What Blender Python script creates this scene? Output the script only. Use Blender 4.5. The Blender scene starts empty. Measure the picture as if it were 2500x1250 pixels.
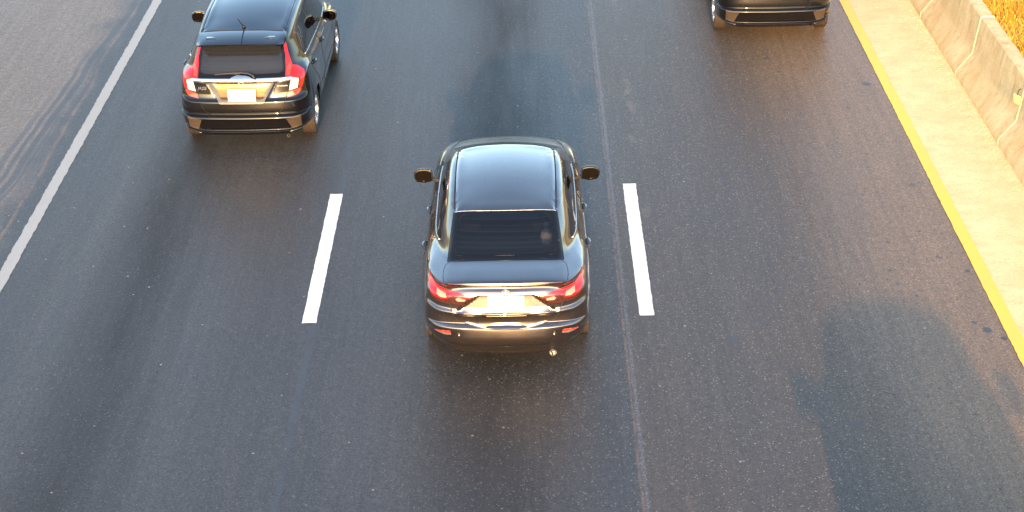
import bpy, bmesh, math, random
from mathutils import Vector, Matrix
from mathutils.bvhtree import BVHTree
from mathutils.geometry import delaunay_2d_cdt
R = math.radians
random.seed(7)
scene = bpy.context.scene
COL = scene.collection

# ------------------------------------------------------------------ camera
cam_d = bpy.data.cameras.new('camera')
cam = bpy.data.objects.new('camera', cam_d)
COL.objects.link(cam)
TH, ROLL, YAW = R(28.0), R(1.3), R(0.757)
fw = Vector((-math.sin(YAW)*math.cos(TH), math.cos(YAW)*math.cos(TH), -math.sin(TH)))
rt = Vector((math.cos(YAW), math.sin(YAW), 0))
up = rt.cross(fw)
cr = math.cos(ROLL)*rt - math.sin(ROLL)*up
cu = math.sin(ROLL)*rt + math.cos(ROLL)*up
mw = Matrix((cr, cu, -fw)).transposed().to_4x4()
mw.translation = (0, 0, 8.81)
cam.matrix_world = mw
cam_d.sensor_width = 36
cam_d.lens = 36*4123/2500
cam_d.clip_end = 3000
scene.camera = cam

# ------------------------------------------------------------------ sky and sun
SUN_EL, SUN_AZ = R(12.5), R(181.6)      # azimuth the sun stands in, clockwise from +Y
w = bpy.data.worlds.new('World'); scene.world = w; w.use_nodes = True
nt = w.node_tree
bg = nt.nodes['Background']
sky = nt.nodes.new('ShaderNodeTexSky')
sky.sky_type = 'NISHITA'; sky.sun_disc = False
sky.sun_elevation = SUN_EL; sky.sun_rotation = SUN_AZ
sky.air_density = 1.0; sky.dust_density = 1.9; sky.ozone_density = 1.3
nt.links.new(sky.outputs[0], bg.inputs[0])
bg.inputs[1].default_value = 0.15
sd = bpy.data.lights.new('sun', 'SUN')
sd.energy = 2.0; sd.angle = R(1.0); sd.color = (1.0, 0.56, 0.24)
sun = bpy.data.objects.new('sun', sd); COL.objects.link(sun)
sdir = Vector((math.sin(SUN_AZ)*math.cos(SUN_EL), math.cos(SUN_AZ)*math.cos(SUN_EL), math.sin(SUN_EL)))
sun.rotation_euler = sdir.to_track_quat('Z', 'Y').to_euler()
scene.view_settings.view_transform = 'Standard'
scene.view_settings.look = 'None'
scene.view_settings.exposure = 2.15
scene.view_settings.gamma = 1.0
scene.cycles.max_bounces = 8
scene.cycles.transparent_max_bounces = 12

# ------------------------------------------------------------------ tags
def tag(o, label=None, cat=None, group=None, kind=None):
    if label: o['label'] = label
    if cat: o['category'] = cat
    if group: o['group'] = group
    if kind: o['kind'] = kind
    return o

def empty(name, loc=(0, 0, 0), rz=0):
    o = bpy.data.objects.new(name, None); COL.objects.link(o)
    o.location = loc; o.rotation_euler = (0, 0, rz); o.empty_display_size = .2
    return o

def copy_tree(o, parent=None):
    c = o.copy(); COL.objects.link(c); c.parent = parent
    for ch in list(o.children): copy_tree(ch, c)
    return c

# ------------------------------------------------------------------ material helpers
class NT:
    def __init__(s, name):
        s.m = bpy.data.materials.new(name); s.m.use_nodes = True
        s.t = s.m.node_tree; s.b = s.t.nodes['Principled BSDF']; s.out = s.t.nodes['Material Output']
        s.co = s.t.nodes.new('ShaderNodeTexCoord').outputs['Object']
        s.sep = None
    def put(s, sock, v):
        if hasattr(v, 'is_linked'): s.t.links.new(v, sock)
        elif isinstance(v, (tuple, list)):
            sock.default_value = tuple(v) + ((1,) if len(v) == 3 and len(sock.default_value) == 4 else ())
        else: sock.default_value = v
    def M(s, op, a, b=0.0, c=0.0, clamp=False):
        n = s.t.nodes.new('ShaderNodeMath'); n.operation = op; n.use_clamp = clamp
        for i, v in enumerate((a, b, c)): s.put(n.inputs[i], v)
        return n.outputs[0]
    def xyz(s):
        if not s.sep:
            n = s.t.nodes.new('ShaderNodeSeparateXYZ'); s.t.links.new(s.co, n.inputs[0]); s.sep = n.outputs
        return s.sep
    def vec(s, sx=1, sy=1, sz=1, off=(0, 0, 0)):
        n = s.t.nodes.new('ShaderNodeMapping'); s.t.links.new(s.co, n.inputs[0])
        n.inputs['Scale'].default_value = (sx, sy, sz); n.inputs['Location'].default_value = off
        return n.outputs[0]
    def noise(s, scale, detail=3, rough=.55, v=None, dist=0.0):
        n = s.t.nodes.new('ShaderNodeTexNoise'); s.t.links.new(v or s.co, n.inputs['Vector'])
        n.inputs['Scale'].default_value = scale; n.inputs['Detail'].default_value = detail
        n.inputs['Roughness'].default_value = rough; n.inputs['Distortion'].default_value = dist
        return n.outputs[0]
    def voro(s, scale, out='Color', v=None, feature='F1'):
        n = s.t.nodes.new('ShaderNodeTexVoronoi'); s.t.links.new(v or s.co, n.inputs['Vector'])
        n.feature = feature; n.inputs['Scale'].default_value = scale
        return n.outputs[out]
    def ramp(s, f, a, b, va=0.0, vb=1.0, smooth=True):
        n = s.t.nodes.new('ShaderNodeMapRange'); n.clamp = True
        n.interpolation_type = 'SMOOTHSTEP' if smooth else 'LINEAR'
        s.put(n.inputs['Value'], f)
        for k, v in zip(('From Min', 'From Max', 'To Min', 'To Max'), (a, b, va, vb)): n.inputs[k].default_value = v
        return n.outputs[0]
    def band(s, f, c, wd, soft):
        d = s.M('ABSOLUTE', s.M('SUBTRACT', f, c))
        return s.ramp(d, wd-soft, wd+soft, 1.0, 0.0)
    def mix(s, f, a, b, mode='MIX'):
        n = s.t.nodes.new('ShaderNodeMix'); n.data_type = 'RGBA'; n.blend_type = mode
        s.put(n.inputs[0], f); s.put(n.inputs[6], a); s.put(n.inputs[7], b)
        return n.outputs[2]
    def bump(s, h, strength=.3, dist=.01):
        n = s.t.nodes.new('ShaderNodeBump'); n.inputs['Strength'].default_value = strength
        n.inputs['Distance'].default_value = dist; s.t.links.new(h, n.inputs['Height'])
        s.t.links.new(n.outputs[0], s.b.inputs['Normal'])
    def P(s, **k):
        for a, v in k.items(): s.put(s.b.inputs[a.replace('_', ' ')], v)
        return s

def simple(name, col, rough=.5, metal=0.0, var=.12, scale=30, bump=0.0, **k):
    n = NT(name)
    f = n.noise(scale, 4)
    c = n.mix(f, [x*(1-var) for x in col], [min(1, x*(1+var)) for x in col])
    n.P(Base_Color=c, Roughness=n.ramp(f, .3, .7, max(0, rough-.05), min(1, rough+.05)), Metallic=metal, **k)
    if bump: n.bump(f, bump, .01)
    return n.m

# ---- asphalt
def asphalt():
    n = NT('asphalt')
    X, Y, Z = n.xyz()
    agg = n.voro(95)                                   # 1 cm stones
    sep = n.t.nodes.new('ShaderNodeSeparateColor'); n.t.links.new(agg, sep.inputs[0])
    stone = sep.outputs[0]; stone2 = sep.outputs[1]
    fine = n.noise(160, 2, .6)
    mid = n.noise(14, 4, .6)
    big = n.noise(.55, 4, .6, n.vec(1.6, .35, 1))
    streak = n.noise(3.0, 3, .6, n.vec(2.2, .12, 1))
    # the newer mat right of the joint is browner and coarser
    jx = n.M('ADD', .95, n.M('MULTIPLY', n.M('SUBTRACT', n.noise(9, 4, .7), .5), .05))
    right = n.ramp(n.M('SUBTRACT', X, jx), -.006, .006)
    left_c = n.mix(big, (.030, .0285, .0275), (.060, .057, .055))
    right_c = n.mix(big, (.045, .036, .028), (.080, .063, .048))
    c = n.mix(right, left_c, right_c)
    # warm flare glow painted into the colour, growing towards the right lane's outer side
    dust_glow = n.M('MULTIPLY', n.ramp(n.M('ADD', X, n.M('MULTIPLY', n.M('SUBTRACT', big, .5), 0.9)), 1.8, 5.2), .62)
    c = n.mix(dust_glow, c, (.29, .185, .10))
    # old left shoulder past the solid line: paler, sandy
    shl = n.ramp(n.M('ADD', X, n.M('MULTIPLY', n.M('SUBTRACT', n.noise(1.1, 4), .5), .9)), -6.55, -6.0, 1, 0)
    c = n.mix(n.M('MULTIPLY', shl, .9), c, n.mix(mid, (.125, .098, .074), (.205, .162, .122)))
    # oil bands down each lane centre, patchy
    ob = None
    for cx, wd, so, st in ((-4.25, .26, .5, .60), (-.42, .40, .5, .52), (2.9, .3, .6, .22), (-5.0, .08, .3, -.10), (-3.4, .1, .3, -.12), (-1.6, .12, .4, -.06)):
        b = n.M('MULTIPLY', n.band(n.M('ADD', X, n.M('MULTIPLY', n.M('SUBTRACT', streak, .5), .35)), cx, wd, so), st)
        ob = b if ob is None else n.M('ADD', ob, b)
    ob = n.M('MULTIPLY', ob, n.ramp(big, .25, .7, .5, 1.3))
    c = n.mix(1.0, c, n.comb(n.M('SUBTRACT', 1.0, ob)), 'MULTIPLY')
    # grain
    g = n.M('ADD', n.ramp(stone, 0, 1, .56, 1.40, False), n.M('MULTIPLY', n.M('SUBTRACT', fine, .5), 1.2))
    g = n.M('MULTIPLY', g, n.ramp(mid, .25, .75, .88, 1.12))
    g = n.M('MULTIPLY', g, n.ramp(streak, .3, .7, .93, 1.07))
    g = n.M('MULTIPLY', g, n.ramp(n.noise(38, 3, .7), .3, .7, .86, 1.14))
    c = n.mix(1.0, c, n.comb(g), 'MULTIPLY')
    # small dark pits and flecks
    fl = n.voro(16, 'Distance'); v3 = n.voro(16); s4 = n.t.nodes.new('ShaderNodeSeparateColor'); n.t.links.new(v3, s4.inputs[0])
    c = n.mix(n.M('MULTIPLY', n.M('MULTIPLY', n.ramp(fl, .12, .3, 1, 0), n.ramp(s4.outputs[0], .90, .93)), .6), c, (.012, .012, .013))
    # fine lengthwise tyre polish and hairline cracks
    lg = n.noise(9.0, 4, .65, n.vec(2.6, .07, 1))
    c = n.mix(1.0, c, n.comb(n.ramp(lg, .3, .7, .90, 1.09)), 'MULTIPLY')
    # pale worn stones
    sp = n.M('MULTIPLY', n.ramp(stone2, .966, .985), n.ramp(X, -2, 2.5, .25, .7))
    c = n.mix(n.M('MULTIPLY', sp, .75), c, (.42, .37, .32))
    # tan bits of gravel and leaf litter ground into the surface
    v2 = n.voro(7); s2 = n.t.nodes.new('ShaderNodeSeparateColor'); n.t.links.new(v2, s2.inputs[0])
    dd = n.voro(7, 'Distance')
    bit = n.M('MULTIPLY', n.ramp(dd, .07, .11, 1, 0), n.ramp(s2.outputs[0], .90, .91))
    c = n.mix(n.M('MULTIPLY', bit, .8), c, n.mix(s2.outputs[1], (.34, .19, .10), (.36, .33, .30)))
    bit2 = n.M('MULTIPLY', n.ramp(dd, .10, .17, 1, 0), n.ramp(s2.outputs[2], .978, .98))
    c = n.mix(n.M('MULTIPLY', bit2, .65), c, (.035, .035, .04))
    # sealed joint: sun-lit orange edge painted in, grey filler strip beside it
    jd = n.M('SUBTRACT', X, jx)
    c = n.mix(n.M('MULTIPLY', n.band(jd, -.018, .012, .012), n.ramp(n.noise(4, 4, .7), .3, .65, .0, .40)), c, (.30, .18, .11))
    c = n.mix(n.M('MULTIPLY', n.band(jd, .022, .018, .012), .5), c, n.mix(n.ramp(stone, .5, .9), (.085, .09, .10), (.22, .22, .23)))
    c = n.mix(n.M('MULTIPLY', n.band(jd, 0, .005, .003), n.ramp(n.noise(12, 3), .5, .65)), c, (.035, .035, .035))
    # rust dust line on the left shoulder, tyre scrubs there
    wob = n.M('MULTIPLY', n.M('SUBTRACT', n.noise(.5, 2), .5), .25)
    c = n.mix(n.M('MULTIPLY', n.band(n.M('ADD', X, wob), -6.10, .015, .03), n.ramp(n.noise(5, 4, .7), .35, .65, .05, .45)), c, (.34, .20, .12))
    for a, b0, b1, kk, st in ((-6.47, 15, 26, .045, .8), (-6.60, 14, 24, .032, .8), (-6.38, 15, 21.5, .026, .7), (-6.72, 14, 22, .04, .7), (-6.30, 18, 27, .03, .55)):
        # scrubs drift towards the lane as they run on
        xx = n.M('ADD', n.M('SUBTRACT', X, n.M('MULTIPLY', n.M('SUBTRACT', Y, 18.0), .045)), wob)
        mk = n.M('MULTIPLY', n.band(xx, a, kk, .016), n.M('MULTIPLY', n.ramp(Y, b0, b0+1.5), n.ramp(Y, b1-2, b1, 1, 0)))
        c = n.mix(n.M('MULTIPLY', mk, n.M('MULTIPLY', n.ramp(mid, .25, .6, .5, 1), st)), c, (.040, .042, .050))
    # bituminous ghost of an old line under the left dashes
    c = n.mix(n.M('MULTIPLY', n.band(n.M('ADD', X, n.M('MULTIPLY', wob, .3)), -2.28, .035, .02), n.ramp(n.noise(2.5, 3), .35, .6, .2, .65)), c, (.048, .056, .072))
    # rubbed out paint right of the right dashes
    gh = n.M('MULTIPLY', n.band(n.M('ADD', X, n.M('MULTIPLY', n.M('SUBTRACT', n.noise(1.2, 3), .5), .3)), 1.33, .045, .03), n.ramp(n.noise(1.1, 4, .7), .47, .66))
    c = n.mix(n.M('MULTIPLY', gh, .22), c, (.36, .27, .20))
    # oil drips
    for (sx, sy, sr, dk) in ((2.02, 14.68, .06, 1), (2.34, 15.07, .04, 1), (2.5, 15.46, .035, 1), (4.61, 14.8, .05, 1.3), (4.74, 14.63, .035, 1.3), (4.52, 14.95, .03, 1.2), (4.46, 16.38, .03, 1), (4.71, 16.05, .03, 1.2), (4.59, 21.38, .06, 1), (3.36, 22.4, .045, .9), (2.34, 18.48, .06, .6), (2.33, 13.29, .03, 1), (2.35, 14.2, .03, 1), (4.2, 20.6, .03, .8), (4.55, 18.2, .04, .8), (4.3, 23.0, .05, .7), (3.9, 15.8, .03, .7), (4.8, 15.3, .03, 1.2), (3.0, 13.1, .05, .6)):
        dx = n.M('SUBTRACT', X, sx); dy = n.M('MULTIPLY', n.M('SUBTRACT', Y, sy), .8)
        d = n.M('SQRT', n.M('ADD', n.M('MULTIPLY', dx, dx), n.M('MULTIPLY', dy, dy)))
        d = n.M('ADD', d, n.M('MULTIPLY', n.M('SUBTRACT', n.noise(22, 3), .5), sr*1.1))
        c = n.mix(n.M('MULTIPLY', n.ramp(d, sr*.7, sr*1.15, 1, 0), min(1, .72*dk)), c, (.045, .048, .055))
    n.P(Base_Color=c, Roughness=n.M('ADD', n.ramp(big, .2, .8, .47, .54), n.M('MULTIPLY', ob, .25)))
    n.b.inputs['Specular IOR Level'].default_value = .5
    n.bump(n.M('ADD', n.M('MULTIPLY', stone, .6), fine), .30, .004)
    return n.m
def _comb(s, f):
    k = s.t.nodes.new('ShaderNodeCombineColor')
    for i in range(3): s.t.links.new(f, k.inputs[i])
    return k.outputs[0]
NT.comb = _comb

def paint_line(name, col, worn, seed=0):
    n = NT(name)
    a = n.noise(60, 4, .7, n.vec(1, 1, 1, (seed, 0, 0))); b = n.noise(5, 4, .6, n.vec(1, .4, 1, (seed, 3, 0)))
    sp = n.voro(9, 'Distance')
    c = n.mix(n.M('MULTIPLY', n.ramp(a, .35, .7), .35*worn+.06), col, [x*.6 for x in col])
    c = n.mix(n.M('MULTIPLY', n.ramp(b, .45, .7), .5*worn), c, (.30, .27, .23))
    c = n.mix(n.ramp(sp, .05, .08, .7, 0), c, (.12, .09, .07))
    n.P(Base_Color=c, Roughness=.55); n.bump(a, .25, .003)
    return n.m

MAT = {}
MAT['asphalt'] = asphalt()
MAT['white'] = paint_line('fresh white road paint', (.84, .84, .79), .14)
MAT['oldwhite'] = paint_line('worn white road paint', (.36, .36, .33), .45, 4)
MAT['yellow'] = paint_line('yellow road paint', (.86, .58, .07), .18, 8)

def concrete_m(name, c0, c1, dirt):
    n = NT(name)
    a = n.noise(2.2, 5, .65); b = n.noise(45, 3, .6); s = n.noise(5, 4, .6, n.vec(1, 1.6, .25))
    c = n.mix(n.ramp(a, .3, .7), c0, c1)
    c = n.mix(n.M('MULTIPLY', n.ramp(s, .46, .72), .42), c, dirt)
    c = n.mix(1.0, c, n.comb(n.ramp(b, .25, .75, .85, 1.12)), 'MULTIPLY')
    n.P(Base_Color=c, Roughness=.85); n.bump(n.M('ADD', b, a), .5, .01)
    return n.m
MAT['barrier'] = concrete_m('barrier concrete', (.62, .44, .20), (.76, .58, .30), (.46, .19, .05))
MAT['shoulder'] = concrete_m('sandy shoulder concrete', (.74, .56, .28), (.84, .66, .35), (.64, .43, .19))
MAT['mortar'] = concrete_m('pale mortar', (.66, .50, .27), (.76, .60, .34), (.5, .38, .2))
MAT['soil'] = concrete_m('dry soil', (.34, .20, .07), (.42, .27, .10), (.20, .12, .04))

def car_paint(name, base, metal, rough, coat=1.0, coat_ior=1.6, flake=.1, dust_glow=.05):
    n = NT(name)
    f = n.noise(900, 1); d = n.noise(4, 5, .7); dz = n.noise(240, 2)
    c = n.mix(f, [x*(1-flake) for x in base], [min(1, x*(1+flake)) for x in base])
    X, Y, Z = n.xyz()
    low = n.ramp(Z, .18, .75, 1.0, .25)
    c = n.mix(n.M('MULTIPLY', n.M('MULTIPLY', n.ramp(d, .35, .75), low), dust_glow*3), c, (.30, .21, .14))
    r = n.M('ADD', rough, n.M('MULTIPLY', d, .08))
    n.P(Base_Color=c, Metallic=metal, Roughness=r)
    n.b.inputs['Coat Weight'].default_value = coat
    n.b.inputs['Coat IOR'].default_value = coat_ior
    n.put(n.b.inputs['Coat Roughness'], n.ramp(d, .3, .8, .02, .07))
    return n.m
MAT['bronze'] = car_paint('dark bronze metallic paint', (.056, .035, .020), .85, .24, 1, 2.35)
MAT['blackpaint'] = car_paint('black paint', (.0035, .003, .003), .0, .10, 1, 1.55, dust_glow=.0)
MAT['blackpaint'].node_tree.nodes['Principled BSDF'].inputs['Specular IOR Level'].default_value = .1
MAT['gloss'] = simple('gloss black trim', (.004, .004, .0045), .12)
MAT['plastic'] = simple('dark plastic', (.012, .010, .009), .45, bump=.1, scale=120)
MAT['rubber'] = simple('tyre rubber', (.040, .028, .020), .75, bump=.2, scale=200)
MAT['chrome'] = simple('chrome', (.80, .78, .74), .20, 1.0, .05)
MAT['satin'] = simple('satin silver trim', (.45, .44, .42), .30, .8, .06)
MAT['mirror'] = simple('mirror glass', (.012, .011, .010), .03, 1.0, .05)
MAT['alloy'] = simple('alloy wheel silver', (.62, .62, .63), .28, .85, .08)
MAT['steel'] = simple('dull steel', (.20, .18, .16), .40, .9, .2)
MAT['sunglow_panel'] = simple('plate surround with sun glow', (.17, .10, .045), .30, .9, .06)  # black recess panel; its gold sun reflection is put into the base colour
MAT['greyframe'] = simple('grey plate frame', (.10, .10, .10), .35)
MAT['mesh'] = simple('bumper grille plastic', (.048, .034, .024), .5, 0, .3, 160)
MAT['darkshell'] = simple('dark mirror shell', (.006, .004, .003), .25)
MAT['seam'] = simple('panel gap black', (.006, .006, .006), .7)
MAT['plate'] = simple('white number plate', (.88, .86, .80), .45, var=.02)
MAT['lampgrey'] = simple('lamp housing', (.05, .012, .010), .3)
MAT['seat'] = simple('seat fabric', (.045, .042, .040), .85, bump=.2, scale=80)
MAT['cabin'] = simple('cabin plastic', (.020, .019, .018), .8)
MAT['ornament'] = simple('white soft toy', (.80, .78, .74), .6, var=.03)
MAT['amber'] = simple('yellow reflector', (.90, .78, .25), .35, var=.05)
MAT['skin'] = simple('skin', (.42, .22, .14), .5, var=.05)
MAT['shirt'] = simple('pale shirt', (.62, .58, .50), .8, var=.06)
MAT['hair'] = simple('black hair', (.012, .010, .009), .5, var=.2, scale=90)
def lens(name, col, rough=.12, ribs=0.0, em=0.0):
    n = NT(name)
    v = n.noise(26, 2)
    wv = n.t.nodes.new('ShaderNodeTexWave'); n.t.links.new(n.co, wv.inputs['Vector']); wv.inputs['Scale'].default_value = 22; wv.bands_direction = 'X'
    c = n.mix(n.M('MULTIPLY', wv.outputs[1], ribs), col, [x*.45 for x in col])
    c = n.mix(n.M('MULTIPLY', n.ramp(v, .4, .7), .3), c, [x*.6 for x in col])
    n.P(Base_Color=c, Roughness=rough)
    n.b.inputs['Coat Weight'].default_value = 1; n.b.inputs['Coat Roughness'].default_value = .03
    return n.m
MAT['red'] = lens('red lamp lens', (.55, .008, .005))
MAT['red2'] = lens('pale red lamp lens', (.55, .04, .022))
MAT['clear'] = lens('clear lamp lens', (.30, .26, .20), .15, .5)
MAT['clear2'] = lens('bright clear lamp lens', (.78, .72, .60), .15, .35)
MAT['reflred'] = lens('red reflector', (.80, .04, .03), .2)

def glass_m(name, tint, glow, film=.1, fc=(.075, .078, .085), wires=14):
    m = bpy.data.materials.new(name); m.use_nodes = True; t = m.node_tree
    t.nodes.clear()
    out = t.nodes.new('ShaderNodeOutputMaterial')
    tr = t.nodes.new('ShaderNodeBsdfTransparent'); tr.inputs[0].default_value = (*tint, 1)
    gl = t.nodes.new('ShaderNodeBsdfGlossy'); gl.inputs[0].default_value = (1, 1, 1, 1); gl.inputs['Roughness'].default_value = .03
    fr = t.nodes.new('ShaderNodeFresnel'); fr.inputs[0].default_value = 1.52
    df = t.nodes.new('ShaderNodeBsdfDiffuse'); df.inputs[0].default_value = (*fc, 1)
    mx = t.nodes.new('ShaderNodeMixShader'); m2 = t.nodes.new('ShaderNodeMixShader')
    # fine heating wires, and a film of dust
    co = t.nodes.new('ShaderNodeTexCoord'); ns = t.nodes.new('ShaderNodeTexNoise'); ns.inputs['Scale'].default_value = 3
    t.links.new(co.outputs['Object'], ns.inputs['Vector'])
    mp = t.nodes.new('ShaderNodeMapping'); mp.inputs['Scale'].default_value = (0, 1, 1); t.links.new(co.outputs['Object'], mp.inputs[0])
    wv = t.nodes.new('ShaderNodeTexWave'); wv.bands_direction = 'Z'; wv.inputs['Scale'].default_value = wires
    t.links.new(mp.outputs[0], wv.inputs['Vector'])
    mr = t.nodes.new('ShaderNodeMapRange'); mr.inputs[1].default_value = .75; mr.inputs[2].default_value = 1.0; mr.inputs[3].default_value = film; mr.inputs[4].default_value = film+glow
    t.links.new(wv.outputs[1], mr.inputs[0])
    ad = t.nodes.new('ShaderNodeMath'); ad.operation = 'MULTIPLY'; t.links.new(mr.outputs[0], ad.inputs[0]); ad.inputs[1].default_value = 1
    t.links.new(ad.outputs[0], m2.inputs[0]); t.links.new(tr.outputs[0], m2.inputs[1]); t.links.new(df.outputs[0], m2.inputs[2])
    t.links.new(fr.outputs[0], mx.inputs[0]); t.links.new(m2.outputs[0], mx.inputs[1]); t.links.new(gl.outputs[0], mx.inputs[2])
    t.links.new(mx.outputs[0], out.inputs[0])
    return m
MAT['glass'] = glass_m('tinted side glass', (.10, .10, .10), 0)
MAT['rearglass'] = glass_m('tinted heated rear glass', (.26, .27, .30), .05, .07, (.040, .050, .070), 9)
MAT['rearglass2'] = glass_m('dusty heated rear glass', (.14, .15, .17), .05, .14, (.085, .095, .115), 9)

# ------------------------------------------------------------------ mesh helpers
def mesh_obj(name, verts, faces, mats, parent=None, midx=None, smooth=True, normals=None, sharp=None):
    me = bpy.data.meshes.new(name)
    me.from_pydata([tuple(v) for v in verts], [], faces)
    if not isinstance(mats, (list, tuple)): mats = [mats]
    for m in mats: me.materials.append(MAT[m] if isinstance(m, str) else m)
    if midx: me.polygons.foreach_set('material_index', midx)
    if smooth: me.polygons.foreach_set('use_smooth', [True]*len(me.polygons))
    me.validate()
    if normals is not None and len(normals) == len(me.vertices): me.normals_split_custom_set_from_vertices([tuple(n) for n in normals])
    elif sharp: me.set_sharp_from_angle(angle=R(sharp))
    me.update()
    o = bpy.data.objects.new(name, me); COL.objects.link(o)
    if parent: o.parent = parent
    return o

class MB:
    def __init__(s): s.v = []; s.f = []; s.mi = []
    def add(s, vs, fs, mi=0, M=None):
        b = len(s.v)
        s.v += [(M @ Vector(v)) if M else Vector(v) for v in vs]
        s.f += [tuple(b+i for i in f) for f in fs]; s.mi += [mi]*len(fs)
    def box(s, c, d, mi=0, M=None, bev=0.0):
        bm = bmesh.new(); bmesh.ops.create_cube(bm, size=1)
        for v in bm.verts: v.co = Vector((v.co.x*d[0], v.co.y*d[1], v.co.z*d[2]))
        if bev: bmesh.ops.bevel(bm, geom=list(bm.edges), offset=bev, segments=3, affect='EDGES', profile=.5)
        for v in bm.verts: v.co += Vector(c)
        bm.verts.index_update()
        s.add([v.co.copy() for v in bm.verts], [[v.index for v in f.verts] for f in bm.faces], mi, M); bm.free()
    def tube(s, pts, r, seg=8, mi=0, M=None, close=False):
        pts = [Vector(p) for p in pts]; n = len(pts); vs = []; fs = []
        rr = r if isinstance(r, (list, tuple)) else [r]*n
        up0 = None
        for i, p in enumerate(pts):
            a = pts[(i-1) % n] if (i or close) else p; b = pts[(i+1) % n] if (i < n-1 or close) else p
            t = (b-a).normalized()
            u = t.cross(Vector((0, 0, 1)) if abs(t.z) < .9 else Vector((0, 1, 0))) if up0 is None else up0 - t*up0.dot(t)
            u.normalize(); up0 = u; q = t.cross(u)
            for k in range(seg):
                an = 2*math.pi*k/seg
                vs.append(p + rr[i]*(u*math.cos(an)+q*math.sin(an)))
        m = n if close else n-1
        for i in range(m):
            for k in range(seg):
                a = i*seg+k; b = i*seg+(k+1) % seg; j = (i+1) % n
                fs.append((a, b, j*seg+(k+1) % seg, j*seg+k))
        if not close: fs += [tuple(range(seg))[::-1], tuple(range((n-1)*seg, n*seg))]
        s.add(vs, fs, mi, M)
    def lathe(s, prof, axis='x', seg=48, mi=0, M=None, close=False):
        # prof: (distance along the axis, radius)
        vs = []; fs = []; n = len(prof)
        for i in range(seg):
            a = 2*math.pi*i/seg
            for (h, r) in prof:
                if axis == 'x': vs.append((h, r*math.cos(a), r*math.sin(a)))
                elif axis == 'y': vs.append((r*math.cos(a), h, r*math.sin(a)))
                else: vs.append((r*math.cos(a), r*math.sin(a), h))
        for i in range(seg):
            j = (i+1) % seg
            for k in range(n if close else n-1):
                k2 = (k+1) % n
                fs.append((i*n+k, i*n+k2, j*n+k2, j*n+k))
        s.add(vs, fs, mi, M)
    def ball(s, c, r, mi=0, M=None, seg=20):
        prof = []
        r = (r, r, r) if not isinstance(r, (tuple, list)) else r
        vs = []; fs = []; n = seg//2
        for i in range(seg):
            a = 2*math.pi*i/seg
            for k in range(n+1):
                b = math.pi*k/n
                vs.append((c[0]+r[0]*math.sin(b)*math.cos(a), c[1]+r[1]*math.sin(b)*math.sin(a), c[2]+r[2]*math.cos(b)))
        for i in range(seg):
            j = (i+1) % seg
            for k in range(n): fs.append((i*(n+1)+k, i*(n+1)+k+1, j*(n+1)+k+1, j*(n+1)+k))
        s.add(vs, fs, mi, M)
    def build(s, name, mats, parent=None, smooth=True, sharp=35, label=None, weld=True):
        bm = bmesh.new(); vv = [bm.verts.new(v) for v in s.v]
        for f, mi in zip(s.f, s.mi):
            try:
                q = bm.faces.new([vv[i] for i in f]); q.material_index = mi
            except ValueError: pass
        if weld: bmesh.ops.remove_doubles(bm, verts=list(bm.verts), dist=1e-5)
        bmesh.ops.recalc_face_normals(bm, faces=list(bm.faces))
        me = bpy.data.meshes.new(name); bm.to_mesh(me); bm.free()
        for m in (mats if isinstance(mats, (list, tuple)) else [mats]): me.materials.append(MAT[m])
        if smooth:
            me.polygons.foreach_set('use_smooth', [True]*len(me.polygons))
            if sharp: me.set_sharp_from_angle(angle=R(sharp))
        o = bpy.data.objects.new(name, me); COL.objects.link(o)
        if parent: o.parent = parent
        if label: o['label'] = label
        return o

# ------------------------------------------------------------------ car body surface
def pchip(xs, ys):
    n = len(xs); h = [xs[i+1]-xs[i] for i in range(n-1)]; d = [(ys[i+1]-ys[i])/h[i] for i in range(n-1)]
    m = [0.0]*n
    for i in range(1, n-1):
        if d[i-1]*d[i] > 0:
            w1 = 2*h[i]+h[i-1]; w2 = h[i]+2*h[i-1]
            m[i] = (w1+w2)/(w1/d[i-1]+w2/d[i])
    m[0] = d[0]; m[-1] = d[-1]
    return m

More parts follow.
